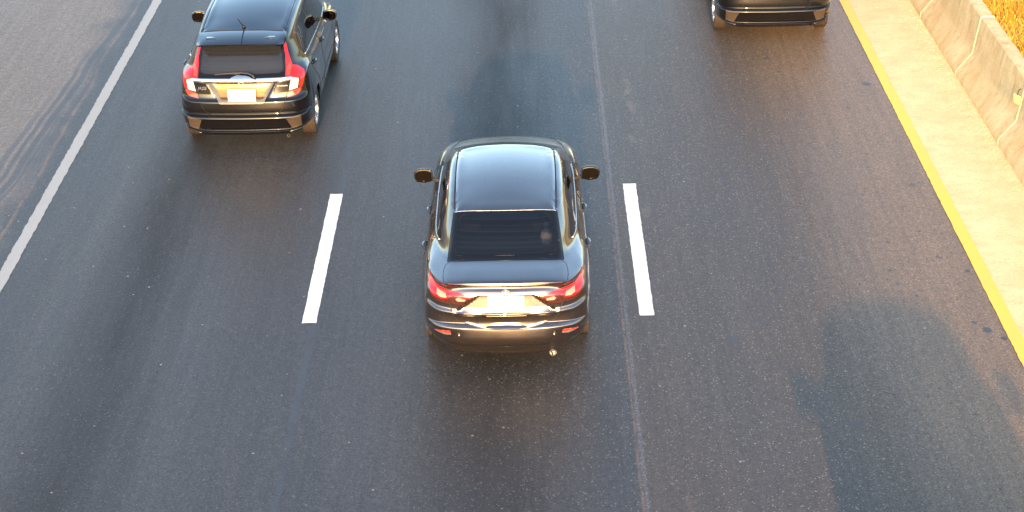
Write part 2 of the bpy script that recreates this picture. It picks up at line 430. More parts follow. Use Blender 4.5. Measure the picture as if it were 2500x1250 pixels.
class Surf:
    """one half of a bodyshell: rings of control points from sill to roof; stations from rear centre round to front centre"""
    def __init__(s, rings, nu=9, nv=6, sculpt=None):
        s.C = rings; s.Rn = len(rings); s.Sn = len(rings[0]); s.sculpt = sculpt
        s.us = [0.0]
        for j in range(1, s.Sn):
            s.us.append(s.us[-1] + sum((Vector(r[j])-Vector(r[j-1])).length for r in rings)/s.Rn)
        s.vs = [0.0]
        for i in range(1, s.Rn):
            s.vs.append(s.vs[-1] + .02 + sum((Vector(a)-Vector(b)).length for a, b in zip(rings[i], rings[i-1]))/s.Sn)
        # tangents along u, mirrored at both ends
        s.mu = []
        for r in rings:
            row = []
            for k in range(3):
                sg = -1 if k == 0 else 1
                xs = [2*s.us[0]-s.us[1]] + s.us + [2*s.us[-1]-s.us[-2]]
                ys = [sg*r[1][k]] + [p[k] for p in r] + [sg*r[-2][k]]
                row.append(pchip(xs, ys)[1:-1])
            s.mu.append(row)
        s.nu, s.nv = nu, nv
    @staticmethod
    def herm(t, h, a, b, ma, mb):
        t2 = t*t; t3 = t2*t
        return (2*t3-3*t2+1)*a + (t3-2*t2+t)*h*ma + (3*t2-2*t3)*b + (t3-t2)*h*mb
    def column(s, uj):
        j = min(int(uj), s.Sn-2); t = uj-j; h = s.us[j+1]-s.us[j]
        pts = [[s.herm(t, h, r[j][k], r[j+1][k], s.mu[i][k][j], s.mu[i][k][j+1]) for k in range(3)] for i, r in enumerate(s.C)]
        ms = [pchip(s.vs, [p[k] for p in pts]) for k in range(3)]
        return pts, ms
    def ev(s, col, vi):
        pts, ms = col; i = min(int(vi), s.Rn-2); t = vi-i; h = s.vs[i+1]-s.vs[i]
        p = Vector([s.herm(t, h, pts[i][k], pts[i+1][k], ms[k][i], ms[k][i+1]) for k in range(3)])
        return s.sculpt(p) if s.sculpt else p
    def at(s, u, v): return s.ev(s.column(u), v)
    def grid(s):
        U = [j + k/s.nu for j in range(s.Sn-1) for k in range(s.nu)] + [s.Sn-1]
        V = [i + k/s.nv for i in range(s.Rn-1) for k in range(s.nv)] + [s.Rn-1]
        cols = [s.column(u) for u in U]
        verts = []; faces = []
        P = [[s.ev(c, v) for v in V] for c in cols]
        nV = len(V); nU = len(U)
        for side in (1, -1):
            b = len(verts)
            for i in range(nU):
                for k in range(nV): verts.append(Vector((P[i][k].x*side, P[i][k].y, P[i][k].z)))
            for i in range(nU-1):
                for k in range(nV-1):
                    q = (b+i*nV+k, b+(i+1)*nV+k, b+(i+1)*nV+k+1, b+i*nV+k+1)
                    faces.append(q if side == 1 else q[::-1])
        return verts, faces

def inside(p, poly):
    x, y = p; c = False; n = len(poly); j = n-1
    for i in range(n):
        xi, yi = poly[i]; xj, yj = poly[j]
        if (yi > y) != (yj > y) and x < (xj-xi)*(y-yi)/(yj-yi)+xi: c = not c
        j = i
    return c

def shrink(poly, d):
    """inset a polygon by d"""
    n = len(poly); A = sum(poly[i][0]*poly[(i+1) % n][1]-poly[(i+1) % n][0]*poly[i][1] for i in range(n))
    sg = 1 if A > 0 else -1; out = []
    for i in range(n):
        a = Vector(poly[i-1]); b = Vector(poly[i]); c = Vector(poly[(i+1) % n])
        e1 = (b-a).normalized(); e2 = (c-b).normalized()
        n1 = Vector((-e1.y, e1.x))*sg; n2 = Vector((-e2.y, e2.x))*sg
        m = n1+n2; m = m/max(.35, m.length_squared)*2 if m.length > 1e-6 else n1
        m = m*d/2*1.0 if False else m*(d/2)*1.0
        out.append(tuple(b+m))
    return out

def rounded(poly, r=.02, n=4):
    """round the corners of a 2D polygon; a vertex may carry its own radius as third value"""
    out = []; N = len(poly)
    for i in range(N):
        p = poly[i]; rr = p[2] if len(p) > 2 else r
        a = Vector(poly[i-1][:2]); b = Vector(p[:2]); c = Vector(poly[(i+1) % N][:2])
        d1 = min(rr, (a-b).length*.45); d2 = min(rr, (c-b).length*.45)
        if d1 < 1e-4: out.append(tuple(b)); continue
        s0 = b+(a-b).normalized()*d1; s1 = b+(c-b).normalized()*d2
        for k in range(n+1):
            t = k/n; out.append(tuple(s0*(1-t)**2+b*2*t*(1-t)+s1*t*t))
    return out

class Car:
    def __init__(s, name, rings, label, paint, sculpt=None, nu=9, nv=6):
        s.root = empty(name); s.paint = paint
        s.surf = Surf(rings, nu, nv, sculpt)
        v, f = s.surf.grid()
        bm = bmesh.new(); vv = [bm.verts.new(p) for p in v]
        for q in f:
            try: bm.faces.new([vv[i] for i in q])
            except ValueError: pass
        bmesh.ops.remove_doubles(bm, verts=list(bm.verts), dist=2e-4)
        bmesh.ops.dissolve_degenerate(bm, edges=list(bm.edges), dist=1e-5)
        bmesh.ops.recalc_face_normals(bm, faces=list(bm.faces))
        bm.normal_update()
        t = bm.copy(); bmesh.ops.triangulate(t, faces=list(t.faces)); t.verts.index_update(); t.normal_update()
        s.tv = [x.co.copy() for x in t.verts]; s.tn = [x.normal.copy() for x in t.verts]
        s.tf = [tuple(x.index for x in q.verts) for q in t.faces]; t.free()
        s.bvh = BVHTree.FromPolygons(s.tv, s.tf)
        s.bm = bm; s.holes = []
    def hit(s, mode, a, b):
        if mode == 'R': o, d = Vector((a, -2, b)), Vector((0, 1, 0))
        elif mode == 'F': o, d = Vector((a, 8, b)), Vector((0, -1, 0))
        elif mode == 'T': o, d = Vector((a, b, 4)), Vector((0, 0, -1))
        elif mode == 'S+': o, d = Vector((3, a, b)), Vector((-1, 0, 0))
        elif mode == 'S-': o, d = Vector((-3, a, b)), Vector((1, 0, 0))
        elif mode == 'C+': o = Vector((a, -1.6, b)); d = Vector((0, 1, 0))
        p, n, i, _ = s.bvh.ray_cast(o, d)
        if p is None:
            p, n, i, _ = s.bvh.find_nearest(o + d*(3.0 if mode != 'R' else 2.2))
        A, B, C = s.tf[i]; a_, b_, c_ = s.tv[A], s.tv[B], s.tv[C]
        v0 = b_-a_; v1 = c_-a_; v2 = p-a_
        d00 = v0.dot(v0); d01 = v0.dot(v1); d11 = v1.dot(v1); d20 = v2.dot(v0); d21 = v2.dot(v1); den = d00*d11-d01*d01 or 1e-12
        vv = (d11*d20-d01*d21)/den; ww = (d00*d21-d01*d20)/den
        nn = (s.tn[A]*(1-vv-ww)+s.tn[B]*vv+s.tn[C]*ww).normalized()
        return p, nn
    def patch(s, name, poly, mode, mats, parent=None, off=.004, thick=.012, step=.03, inner=None, rim=None, label=None, fn=None, depth=None):
        """a shaped piece lying on the bodyshell: outline in a 2D view, thrown onto the surface, with an edge of its own"""
        parent = parent or s.root
        if mode == 'S-' : poly = list(poly)
        pts = [tuple(p[:2]) for p in poly]; ne = len(pts)
        # resample border
        bp = []
        for i in range(ne):
            a = Vector(pts[i]); b = Vector(pts[(i+1) % ne]); k = max(1, int((b-a).length/step))
            bp += [tuple(a.lerp(b, q/k)) for q in range(k)]
        loops = [bp]
        if inner: 
            ip = []
            for i in range(len(inner)):
                a = Vector(inner[i][:2]); b = Vector(inner[(i+1) % len(inner)][:2]); k = max(1, int((b-a).length/step))
                ip += [tuple(a.lerp(b, q/k)) for q in range(k)]
            loops.append(ip)
        V2 = []; E2 = []
        for L in loops:
            b = len(V2); V2 += [Vector(p) for p in L]; E2 += [(b+i, b+(i+1) % len(L)) for i in range(len(L))]
        x0 = min(p[0] for p in bp); x1 = max(p[0] for p in bp); y0 = min(p[1] for p in bp); y1 = max(p[1] for p in bp)
        sp = step*.5
        gy = y0+step*.5; row = 0
        while gy < y1:
            gx = x0+step*(.5 if row % 2 else 1.0)
            while gx < x1:
                if inside((gx, gy), bp):
                    q = Vector((gx, gy))
                    if all((q-e).length > sp for e in V2[:sum(len(L) for L in loops)]): V2.append(q)
                gx += step
            gy += step; row += 1
        vo, eo, fo, _, _, _ = delaunay_2d_cdt(V2, E2, [], 0, 1e-6)
        tri = []; mi = []
        for f in fo:
            c = sum((vo[i] for i in f), Vector((0, 0)))/len(f)
            if inside(c, bp):
                tri.append(tuple(f)); mi.append(1 if (inner and inside(c, loops[1])) else 0)
        P = []; N = []
        for q in vo:
            p, n = fn(q) if fn else s.hit(mode, q.x, q.y)
            dd = off + (depth(q) if depth else 0)
            P.append(p+n*dd); N.append(n)
        # orient
        if sum((P[b]-P[a]).cross(P[c]-P[a]).dot(N[a]) for a, b, c in tri) < 0: tri = [t[::-1] for t in tri]
        # border skirt
        ec = {}
        for t in tri:
            for k in range(3):
                e = (t[k], t[(k+1) % 3]); ec[e] = 1
        bord = [e for e in ec if (e[1], e[0]) not in ec]
        idx = {}
        for e in bord:
            for i in e:
                if i not in idx:
                    idx[i] = (len(P), len(P)+1)
                    P.append(P[i].copy()); N.append(N[i]); P.append(P[i]-N[i]*thick); N.append(N[i])
        for (i, j) in bord:
            tri.append((idx[i][0], idx[i][1], idx[j][1], idx[j][0])); mi.append(0)
        # outward normals on the skirt
        cen = sum(P, Vector())/len(P)
        for i, (a, b) in idx.items():
            n = N[i]; o = (P[i]-cen); o = (o-n*o.dot(n))
            o = o.normalized() if o.length > 1e-6 else n
            N[a] = (n*.5+o).normalized(); N[b] = N[a]
        ob = mesh_obj(name, P, tri, mats, parent, mi, True, N)
        if label: ob['label'] = label
        if rim:
            m = MB(); ring = [Vector(P[i]) for i in range(0)]
            loop = []
            for q in bp:
                p, n = fn(Vector(q)) if fn else s.hit(mode, q[0], q[1])
                loop.append(p+n*(off+rim[2]))
            m.tube(loop, rim[0], 6, close=True)
            o2 = m.build(rim[3] if len(rim) > 3 else 'trim', rim[1], ob)
        return ob
    def line(s, pts, r=.004, out=0.0, step=.03):
        """polyline over the surface: list of (mode, a, b)"""
        P = []
        for i in range(len(pts)-1):
            m, a, b = pts[i]; m2, a2, b2 = pts[i+1]
            p0, _ = s.hit(m, a, b); p1, _ = s.hit(m2, a2, b2)
            k = max(1, int((p1-p0).length/step))
            for q in range(k+(i == len(pts)-2)):
                t = q/k
                if m == m2: p, n = s.hit(m, a+(a2-a)*t, b+(b2-b)*t)
                else:
                    pp = p0.lerp(p1, t); p, n, _, _ = s.bvh.find_nearest(pp)
                P.append(p+n*out)
        return P
    def finish(s, arches, wheel_r):
        """cut the wheel arches out of the shell, then open it under the windows"""
        me = bpy.data.meshes.new('body'); s.bm.to_mesh(me); s.bm.free()
        o = bpy.data.objects.new('body', me); COL.objects.link(o)
        cut = MB()
        for (y, z, r) in arches:
            for sx in (1, -1):
                seg = 56
                vs = [(sx*x, y+r*math.cos(2*math.pi*k/seg), z+r*math.sin(2*math.pi*k/seg)) for x in (.55, 1.2) for k in range(seg)]
                fs = [(k, (k+1) % seg, seg+(k+1) % seg, seg+k) for k in range(seg)] + [tuple(range(seg))[::-1], tuple(range(seg, 2*seg))]
                cut.add(vs, fs)
        co = cut.build('cutter', 'seam')
        md = o.modifiers.new('b', 'BOOLEAN'); md.operation = 'DIFFERENCE'; md.object = co; md.solver = 'MANIFOLD'
        dg = bpy.context.evaluated_depsgraph_get(); ev = o.evaluated_get(dg)
        nm = bpy.data.meshes.new_from_object(ev)
        bpy.data.objects.remove(o); bpy.data.objects.remove(co)
        bm = bmesh.new(); bm.from_mesh(nm)
        kill = []
        for f in bm.faces:
            c = f.calc_center_median()
            for (mode, poly) in s.holes:
                if mode == 'S' and abs(c.x) > .42 and abs(f.normal.x) > .45 and inside((c.y, c.z), poly): kill.append(f); break
                if mode == 'R' and c.y < 1.35 and c.z > .8 and inside((c.x, c.z), poly): kill.append(f); break
                if mode == 'F' and c.y > 2.0 and c.z > .9 and inside((c.x, c.z), poly): kill.append(f); break
        bmesh.ops.delete(bm, geom=kill, context='FACES')
        mi_arch = []
        for f in bm.faces:
            c = f.calc_center_median(); f.smooth = True
            for (y, z, r) in arches:
                d = math.hypot(c.y-y, c.z-z)
                if abs(d-r) < .012 and abs(c.x) < .86 and abs(f.normal.x) < .35 and abs(c.x) > .5: f.material_index = 1
                if d < r and abs(abs(c.x)-.55) < .01: f.material_index = 1
        bm.to_mesh(nm); bm.free()
        nm.materials.clear(); nm.materials.append(MAT[s.paint]); nm.materials.append(MAT['plastic'])
        nm.set_sharp_from_angle(angle=R(40))
        nm.name = 'body'
        o = bpy.data.objects.new('body', nm); COL.objects.link(o); o.parent = s.root
        s.body = o
        return o

# ------------------------------------------------------------------ wheels
def wheel(parent, x, y, r, wd, side, style='ten'):
    root_loc = (x, y, r)
    m = MB(); h = wd/2; rr = r*.655
    prof = [(-h*.80, rr), (-h*.97, rr+.02), (-h, r*.86), (-h*.93, r*.955), (-h*.80, r*.99)]
    ng = 5
    for i in range(ng):
        c = -h*.66 + i*(h*1.32/(ng-1))
        prof += [(c-.014, r), (c-.006, r), (c-.004, r-.011), (c+.004, r-.011), (c+.006, r), (c+.014, r)]
    prof += [(h*.80, r*.99), (h*.93, r*.955), (h, r*.86), (h*.97, rr+.02), (h*.80, rr), (0, rr-.01)]
    m.lathe(prof, 'x', 64, close=True)
    tyre = m.build('wheel', 'rubber', parent, sharp=28)
    tyre.location = root_loc
    m = MB(); s = side
    m.lathe([(s*h*.82, rr+.002), (s*h*.90, rr-.004), (s*h*.86, rr-.018), (s*h*.2, rr-.03), (-s*h*.8, rr-.025)], 'x', 56)
    n = 10 if style == 'ten' else 5
    for k in range(n):
        a = 2*math.pi*k/n
        for dd in ((0,) if style == 'ten' else (-.13, .13)):
            M = Matrix.Rotation(a+dd, 4, 'X')
            vs = []
            for (rad, wx, hx) in ((.035, .016, .62), (.10, .013, .72), (rr-.03, .015, .84), (rr-.008, .02, .80)):
                for (ty, tx) in ((-wx, -.02), (-wx*.7, 0), (wx*.7, 0), (wx, -.02)):
                    vs.append((s*(h*hx+tx), ty, rad))
            fs = []
            for i in range(3):
                for q in range(3): fs.append((i*4+q, i*4+q+1, (i+1)*4+q+1, (i+1)*4+q))
                fs.append((i*4+3, i*4, (i+1)*4, (i+1)*4+3))
            m.add(vs, fs, 0, M)
    m.lathe([(s*h*.2, .065), (s*h*.62, .062), (s*h*.70, .045), (s*h*.72, .03), (s*h*.72, .0005)], 'x', 32)
    for k in range(5):
        a = 2*math.pi*(k+.5)/5
        m.lathe([(s*h*.6, .009), (s*h*.69, .009), (s*h*.69, .0005)], 'x', 8, 1, Matrix.Translation((0, .045*math.cos(a), .045*math.sin(a))))
    m.build('rim', ['alloy', 'steel'], tyre, sharp=30)
    m = MB(); m.lathe([(s*h*.0, .0005), (s*h*.0, .14), (-s*h*.15, .14), (-s*h*.15, .0005)], 'x', 40)
    m.lathe([(s*h*-.3, rr-.03), (s*h*-.3, .0005)], 'x', 40, 1)
    m.build('brake_disc', ['steel', 'seam'], tyre, sharp=30)
    return tyre

def mirror(parent, paint, x, y, z, side, sc=1.0):
    """door mirror: shell facing forward, glass facing back, short arm to the door"""
    g = MB(); s = side
    # shell as rings from back opening (y=0) to front nose
    out = [(-.095, -.045), (-.085, .045), (-.02, .062), (.06, .058), (.108, .035), (.112, -.01), (.09, -.05), (0, -.062)]
    out = rounded([(a*.98, b*1.3) for a, b in out], .018, 3)
    rings = [(0.0, 1.0), (.012, 1.04), (.04, 1.02), (.075, .85), (.10, .55), (.112, .18)]
    vs = []; fs = []; n = len(out)
    for (yy, k) in rings:
        for (a, b) in out: vs.append((x+s*(a*k*sc + .02*(1-k)), y+yy*sc, z+b*k*sc))
    for i in range(len(rings)-1):
        for q in range(n): fs.append((i*n+q, i*n+(q+1) % n, (i+1)*n+(q+1) % n, (i+1)*n+q))
    fs.append(tuple(range((len(rings)-1)*n, len(rings)*n)))
    # lip inwards
    b = len(vs)
    for (a, c) in out: vs.append((x+s*a*.88*sc, y-.002, z+c*.85*sc))
    for (a, c) in out: vs.append((x+s*a*.86*sc, y+.012, z+c*.83*sc))
    for q in range(n):
        fs.append((q, (q+1) % n, b+(q+1) % n, b+q)); fs.append((b+q, b+(q+1) % n, b+n+(q+1) % n, b+n+q))
    g.add(vs, fs)
    ob = g.build('door_mirror', [paint, 'plastic'], parent, sharp=50)
    g = MB()
    g.add([(x+s*a*.86*sc, y+.010, z+c*.83*sc) for (a, c) in out], [tuple(range(n))])
    g.build('mirror_glass', 'mirror', ob, smooth=False)
    g = MB()
    g.tube([(x-s*.20*sc, y+.03, z-.075*sc), (x-s*.12*sc, y+.035, z-.060*sc), (x-s*.05*sc, y+.04, z-.035*sc)], [.026, .02, .022], 10)
    g.build('mirror_arm', 'cabin', ob)
    return ob

def handle(car, parent, y, z, side, paint):
    p, n = car.hit('S+' if side > 0 else 'S-', y, z)
    m = MB()
    pts = []
    for k in range(9):
        t = k/8; yy = y-.085+.17*t
        q, nn = car.hit('S+' if side > 0 else 'S-', yy, z+.004*math.sin(t*math.pi))
        pts.append(q+nn*(.006+.030*math.sin(math.pi*t)**.5))
    m.tube(pts, [.008, .011, .013, .014, .014, .014, .013, .011, .008], 10)
    m.ball(p+n*.000, (.012, .055, .03), 1)
    m.build('door_handle', [paint, 'seam'], parent)

def seats(root, ybench, yfront, w=.52, zf=.28):
    m = MB()
    for sx in (-.36, .36):
        M = Matrix.Translation((sx, yfront, 0))
        m.box((0, 0, zf+.16), (w-.04, .5, .16), 0, M, .05)
        m.box((0, -.26, zf+.48), (w-.06, .13, .60), 0, M @ Matrix.Rotation(0, 4, 'X'), .055)
        m.box((0, -.31, zf+.86), (.25, .09, .17), 0, M, .04)
    m.build('front_seats', 'seat', root)
    m = MB()
    m.box((0, ybench+.28, zf+.14), (1.22, .5, .16), 0, None, .05)
    m.box((0, ybench, zf+.42), (1.24, .14, .56), 0, None, .055)
    for sx in (-.38, .38): m.box((sx, ybench-.02, zf+.74), (.24, .08, .13), 0, None, .035)
    m.build('rear_seat', 'seat', root)
    m = MB()
    m.box((0, yfront+.75, zf+.42), (1.28, .34, .28), 0, None, .06)
    m.box((0, yfront-.1, zf-.04), (1.3, 2.0, .03), 0)
    m.build('dashboard', 'cabin', root)
    m = MB()
    M = Matrix.Translation((.36, yfront+.48, zf+.46)) @ Matrix.Rotation(R(-65), 4, 'X')
    m.tube([(.18*math.cos(a*math.pi/12), .18*math.sin(a*math.pi/12), 0) for a in range(24)], .014, 8, 0, M, True)
    m.tube([(-.18, 0, 0), (.18, 0, 0)], .014, 6, 0, M); m.ball((0, 0, -.01), (.06, .06, .02), 0, M)
    m.build('steering_wheel', 'cabin', root)

def low(yr, w, zr, zs, zf, yf, ys, fx=(0, .42, .72, .915), fy=(0, .022, .10, .27), ws=(.985, 1, .995, .99, .985, .98, .965), zmid=None):
    zr = zr if isinstance(zr, (tuple, list)) else (zr, zr, zr, zr*.6+zs*.4)
    r = [(w*fx[i], yr+fy[i], zr[i]) for i in range(4)]
    for k in range(7):
        z = zs if zmid is None else zs+(zmid[k])
        if k > 4: z = zs + (zf-zs)*(k-4)/4
        r.append((w*ws[k], ys[k], z))
    r += [(w*.88, yf-.32, zs+(zf-zs)*.8), (w*.58, yf-.09, zf), (0, yf, zf)]
    return r

# ---------------- saloon
YS = (.55, .93, 1.5, 2.05, 2.65, 3.1, 3.5)
FX2 = (0, .45, .76, .94); FY2 = (0, .02, .075, .24)
def saloon_rings():
    r = []
    r.append([(0, min(max(p[1], .4), 4.0), .20) for p in low(.10, .78, .2, .2, .2, 4.2, YS)])
    r.append(low(.20, .74, .205, .20, .20, 4.10, YS))
    r.append(low(.095, .790, .222, .215, .21, 4.20, YS))
    r.append(low(.075, .805, .27, .26, .25, 4.25, YS))
    r.append(low(.035, .822, .335, .31, .31, 4.29, YS))
    r.append(low(.020, .828, .365, .35, .35, 4.30, YS))
    r.append(low(.000, .838, .46, .44, .42, 4.32, YS))
    r.append(low(.006, .842, .54, .53, .50, 4.32, YS, FX2, FY2))
    r.append(low(.030, .843, .566, .56, .53, 4.31, YS, FX2, (0, .02, .065, .22)))
    r.append(low(.058, .843, .585, .59, .55, 4.30, YS, FX2, (0, .018, .055, .20)))
    r.append(low(.045, .842, (.66, .66, .665, .67), .66, .58, 4.28, YS, FX2, (0, .018, .065, .22)))
    r.append(low(.028, .838, (.700, .700, .71, .73), .73, .61, 4.27, YS, FX2, (0, .018, .075, .24)))
    r.append(low(.048, .832, (.735, .74, .755, .79), .79, .64, 4.25, YS, FX2, (0, .018, .08, .25)))
    r.append(low(.042, .818, (.86, .86, .86, .86), .85, .67, 4.22, YS, FX2, (0, .018, .085, .27), zmid=(.01, .01, 0, -.01, -.02, 0, 0)))
    r.append(low(.064, .80, (.92, .92, .91, .915), .895, .69, 4.19, YS, (0, .45, .74, .935), (0, .018, .09, .29), zmid=(.02, .012, 0, -.01, -.02, 0, 0)))
    r.append([(0, .098, .962), (.35, .108, .96), (.575, .145, .95), (.71, .34, .955), (.772, .57, .945), (.788, .93, .935), (.782, 1.5, .915), (.78, 2.05, .905), (.78, 2.65, .89), (.768, 3.1, .865), (.745, 3.5, .83), (.66, 3.95, .74), (.43, 4.14, .705), (0, 4.20, .70)])
    r.append([(0, .050, 1.022), (.35, .062, 1.018), (.57, .112, 1.000), (.70, .34, .980), (.762, .60, .962), (.776, .95, .952), (.770, 1.5, .930), (.768, 2.05, .918), (.766, 2.65, .902), (.755, 3.1, .878), (.725, 3.5, .845), (.62, 3.93, .765), (.40, 4.10, .735), (0, 4.15, .73)])
    r.append([(0, .075, 1.036), (.34, .086, 1.032), (.545, .135, 1.014), (.665, .37, .995), (.742, .64, .980), (.758, .97, .968), (.754, 1.5, .944), (.752, 2.05, .930), (.750, 2.65, .914), (.735, 3.1, .892), (.695, 3.45, .865), (.57, 3.85, .800), (.36, 4.00, .785), (0, 4.05, .785)])
    r.append([(0, .24, 1.052), (.32, .25, 1.050), (.53, .30, 1.032), (.625, .50, 1.018), (.710, .76, .998), (.738, 1.05, .984), (.742, 1.52, .958), (.741, 2.05, .943), (.740, 2.62, .928), (.718, 3.06, .915), (.655, 3.36, .905), (.53, 3.60, .885), (.32, 3.70, .882), (0, 3.74, .885)])
    r.append([(0, .435, 1.060), (.29, .442, 1.058), (.515, .475, 1.045), (.600, .62, 1.035), (.672, .88, 1.020), (.712, 1.15, 1.005), (.726, 1.55, .978), (.728, 2.05, .962), (.724, 2.58, .950), (.695, 3.00, .945), (.625, 3.22, .955), (.50, 3.30, .965), (.30, 3.37, .978), (0, 3.40, .985)])
    r.append([(0, .70, 1.228), (.275, .706, 1.224), (.492, .73, 1.205), (.568, .85, 1.195), (.626, 1.05, 1.192), (.656, 1.28, 1.190), (.668, 1.60, 1.188), (.670, 2.02, 1.180), (.665, 2.42, 1.172), (.640, 2.70, 1.170), (.585, 2.83, 1.180), (.475, 2.88, 1.19), (.28, 2.92, 1.20), (0, 2.94, 1.205)])
    r.append([(0, .955, 1.352), (.26, .962, 1.348), (.468, .985, 1.330), (.527, 1.06, 1.325), (.560, 1.20, 1.335), (.578, 1.40, 1.348), (.586, 1.65, 1.358), (.588, 1.95, 1.362), (.583, 2.18, 1.354), (.568, 2.32, 1.343), (.53, 2.40, 1.348), (.44, 2.44, 1.362), (.25, 2.47, 1.380), (0, 2.48, 1.386)])
    r.append([(0, .985, 1.362), (.25, .992, 1.358), (.448, 1.015, 1.342), (.497, 1.08, 1.342), (.528, 1.21, 1.356), (.543, 1.40, 1.372), (.550, 1.65, 1.385), (.552, 1.95, 1.390), (.547, 2.16, 1.382), (.532, 2.28, 1.372), (.497, 2.355, 1.372), (.41, 2.40, 1.382), (.23, 2.43, 1.398), (0, 2.44, 1.404)])
    r.append([(0, 1.20, 1.412), (.16, 1.20, 1.410), (.30, 1.21, 1.400), (.36, 1.25, 1.396), (.39, 1.34, 1.400), (.40, 1.48, 1.410), (.40, 1.68, 1.420), (.40, 1.90, 1.424), (.39, 2.06, 1.420), (.37, 2.15, 1.414), (.33, 2.20, 1.412), (.26, 2.23, 1.416), (.13, 2.25, 1.424), (0, 2.26, 1.426)])
    r.append([(0, y, 1.426+.020*(1-((y-1.75)/.45)**2)) for y in (1.32, 1.33, 1.34, 1.37, 1.43, 1.55, 1.70, 1.86, 1.98, 2.05, 2.09, 2.11, 2.12, 2.13)])
    return r

def sm(x, a, b):
    t = max(0, min(1, (x-a)/(b-a))); return t*t*(3-2*t)

def crown(p, y0, z0, yp, zp, y1, z1, a0, a1, xe):
    x, y, z = p; ax = abs(x)
    if z < z0-.03 or y < y0 or y > y1: return z
    w = (1-sm(ax, xe-.10, xe-.005))*sm(y, y0+.005, y0+.14)*(1-sm(y, y1-.16, y1-.01))
    f = zp-(zp-z0)*((yp-y)/(yp-y0))**2 if y < yp else zp-(zp-z1)*((y-yp)/(y1-yp))**2
    a = a0+(a1-a0)*sm(y, y0, y0+.5)
    return z+(f-a*x*x-z)*w
def saloon_sculpt(p):
    x, y, z = p; z = crown(p, .985, 1.362, 1.8, 1.450, 2.44, 1.404, .10, .20, .50); ax = abs(x)
    if y < .8 and z < .42 and ax > .45: z += .085*sm(ax, .45, .80)*(1-sm(z, .22, .42))*(1-sm(y, .62, .8))
    if y < .35 and .6 < z < .97:
        hw = .49 - (z-.71)*(.49-.285)/.17
        k = sm(hw-ax, -.015, .035)*sm(z, .702, .722)*(1-sm(z, .868, .90))
        y += .066*k*(.45+.55*sm(z, .705, .875))
    # roof ditches
    if z > 1.33 and 1.0 < y < 2.42 and p.x > .0:
        d = abs(ax - (.513 - .02*abs(y-1.75)))
        z -= .010*(1-sm(d, .006, .022))
    # waist crease along the doors, hips over the wheels
    if .45 < y < 3.9 and ax > .6:
        c = .80 - .05*(y-.9)/2.5
        x -= math.copysign(.012*math.exp(-((z-c+.09)/.07)**2)*sm(y, 1.2, 1.8)*(1-sm(y, 2.9, 3.3)), x) if p.x else 0
        h = math.exp(-((y-.93)/.42)**2)+math.exp(-((y-3.5)/.42)**2)
        x += (.012*h*math.exp(-((z-.62)/.18)**2))
    return Vector((x, y, z))

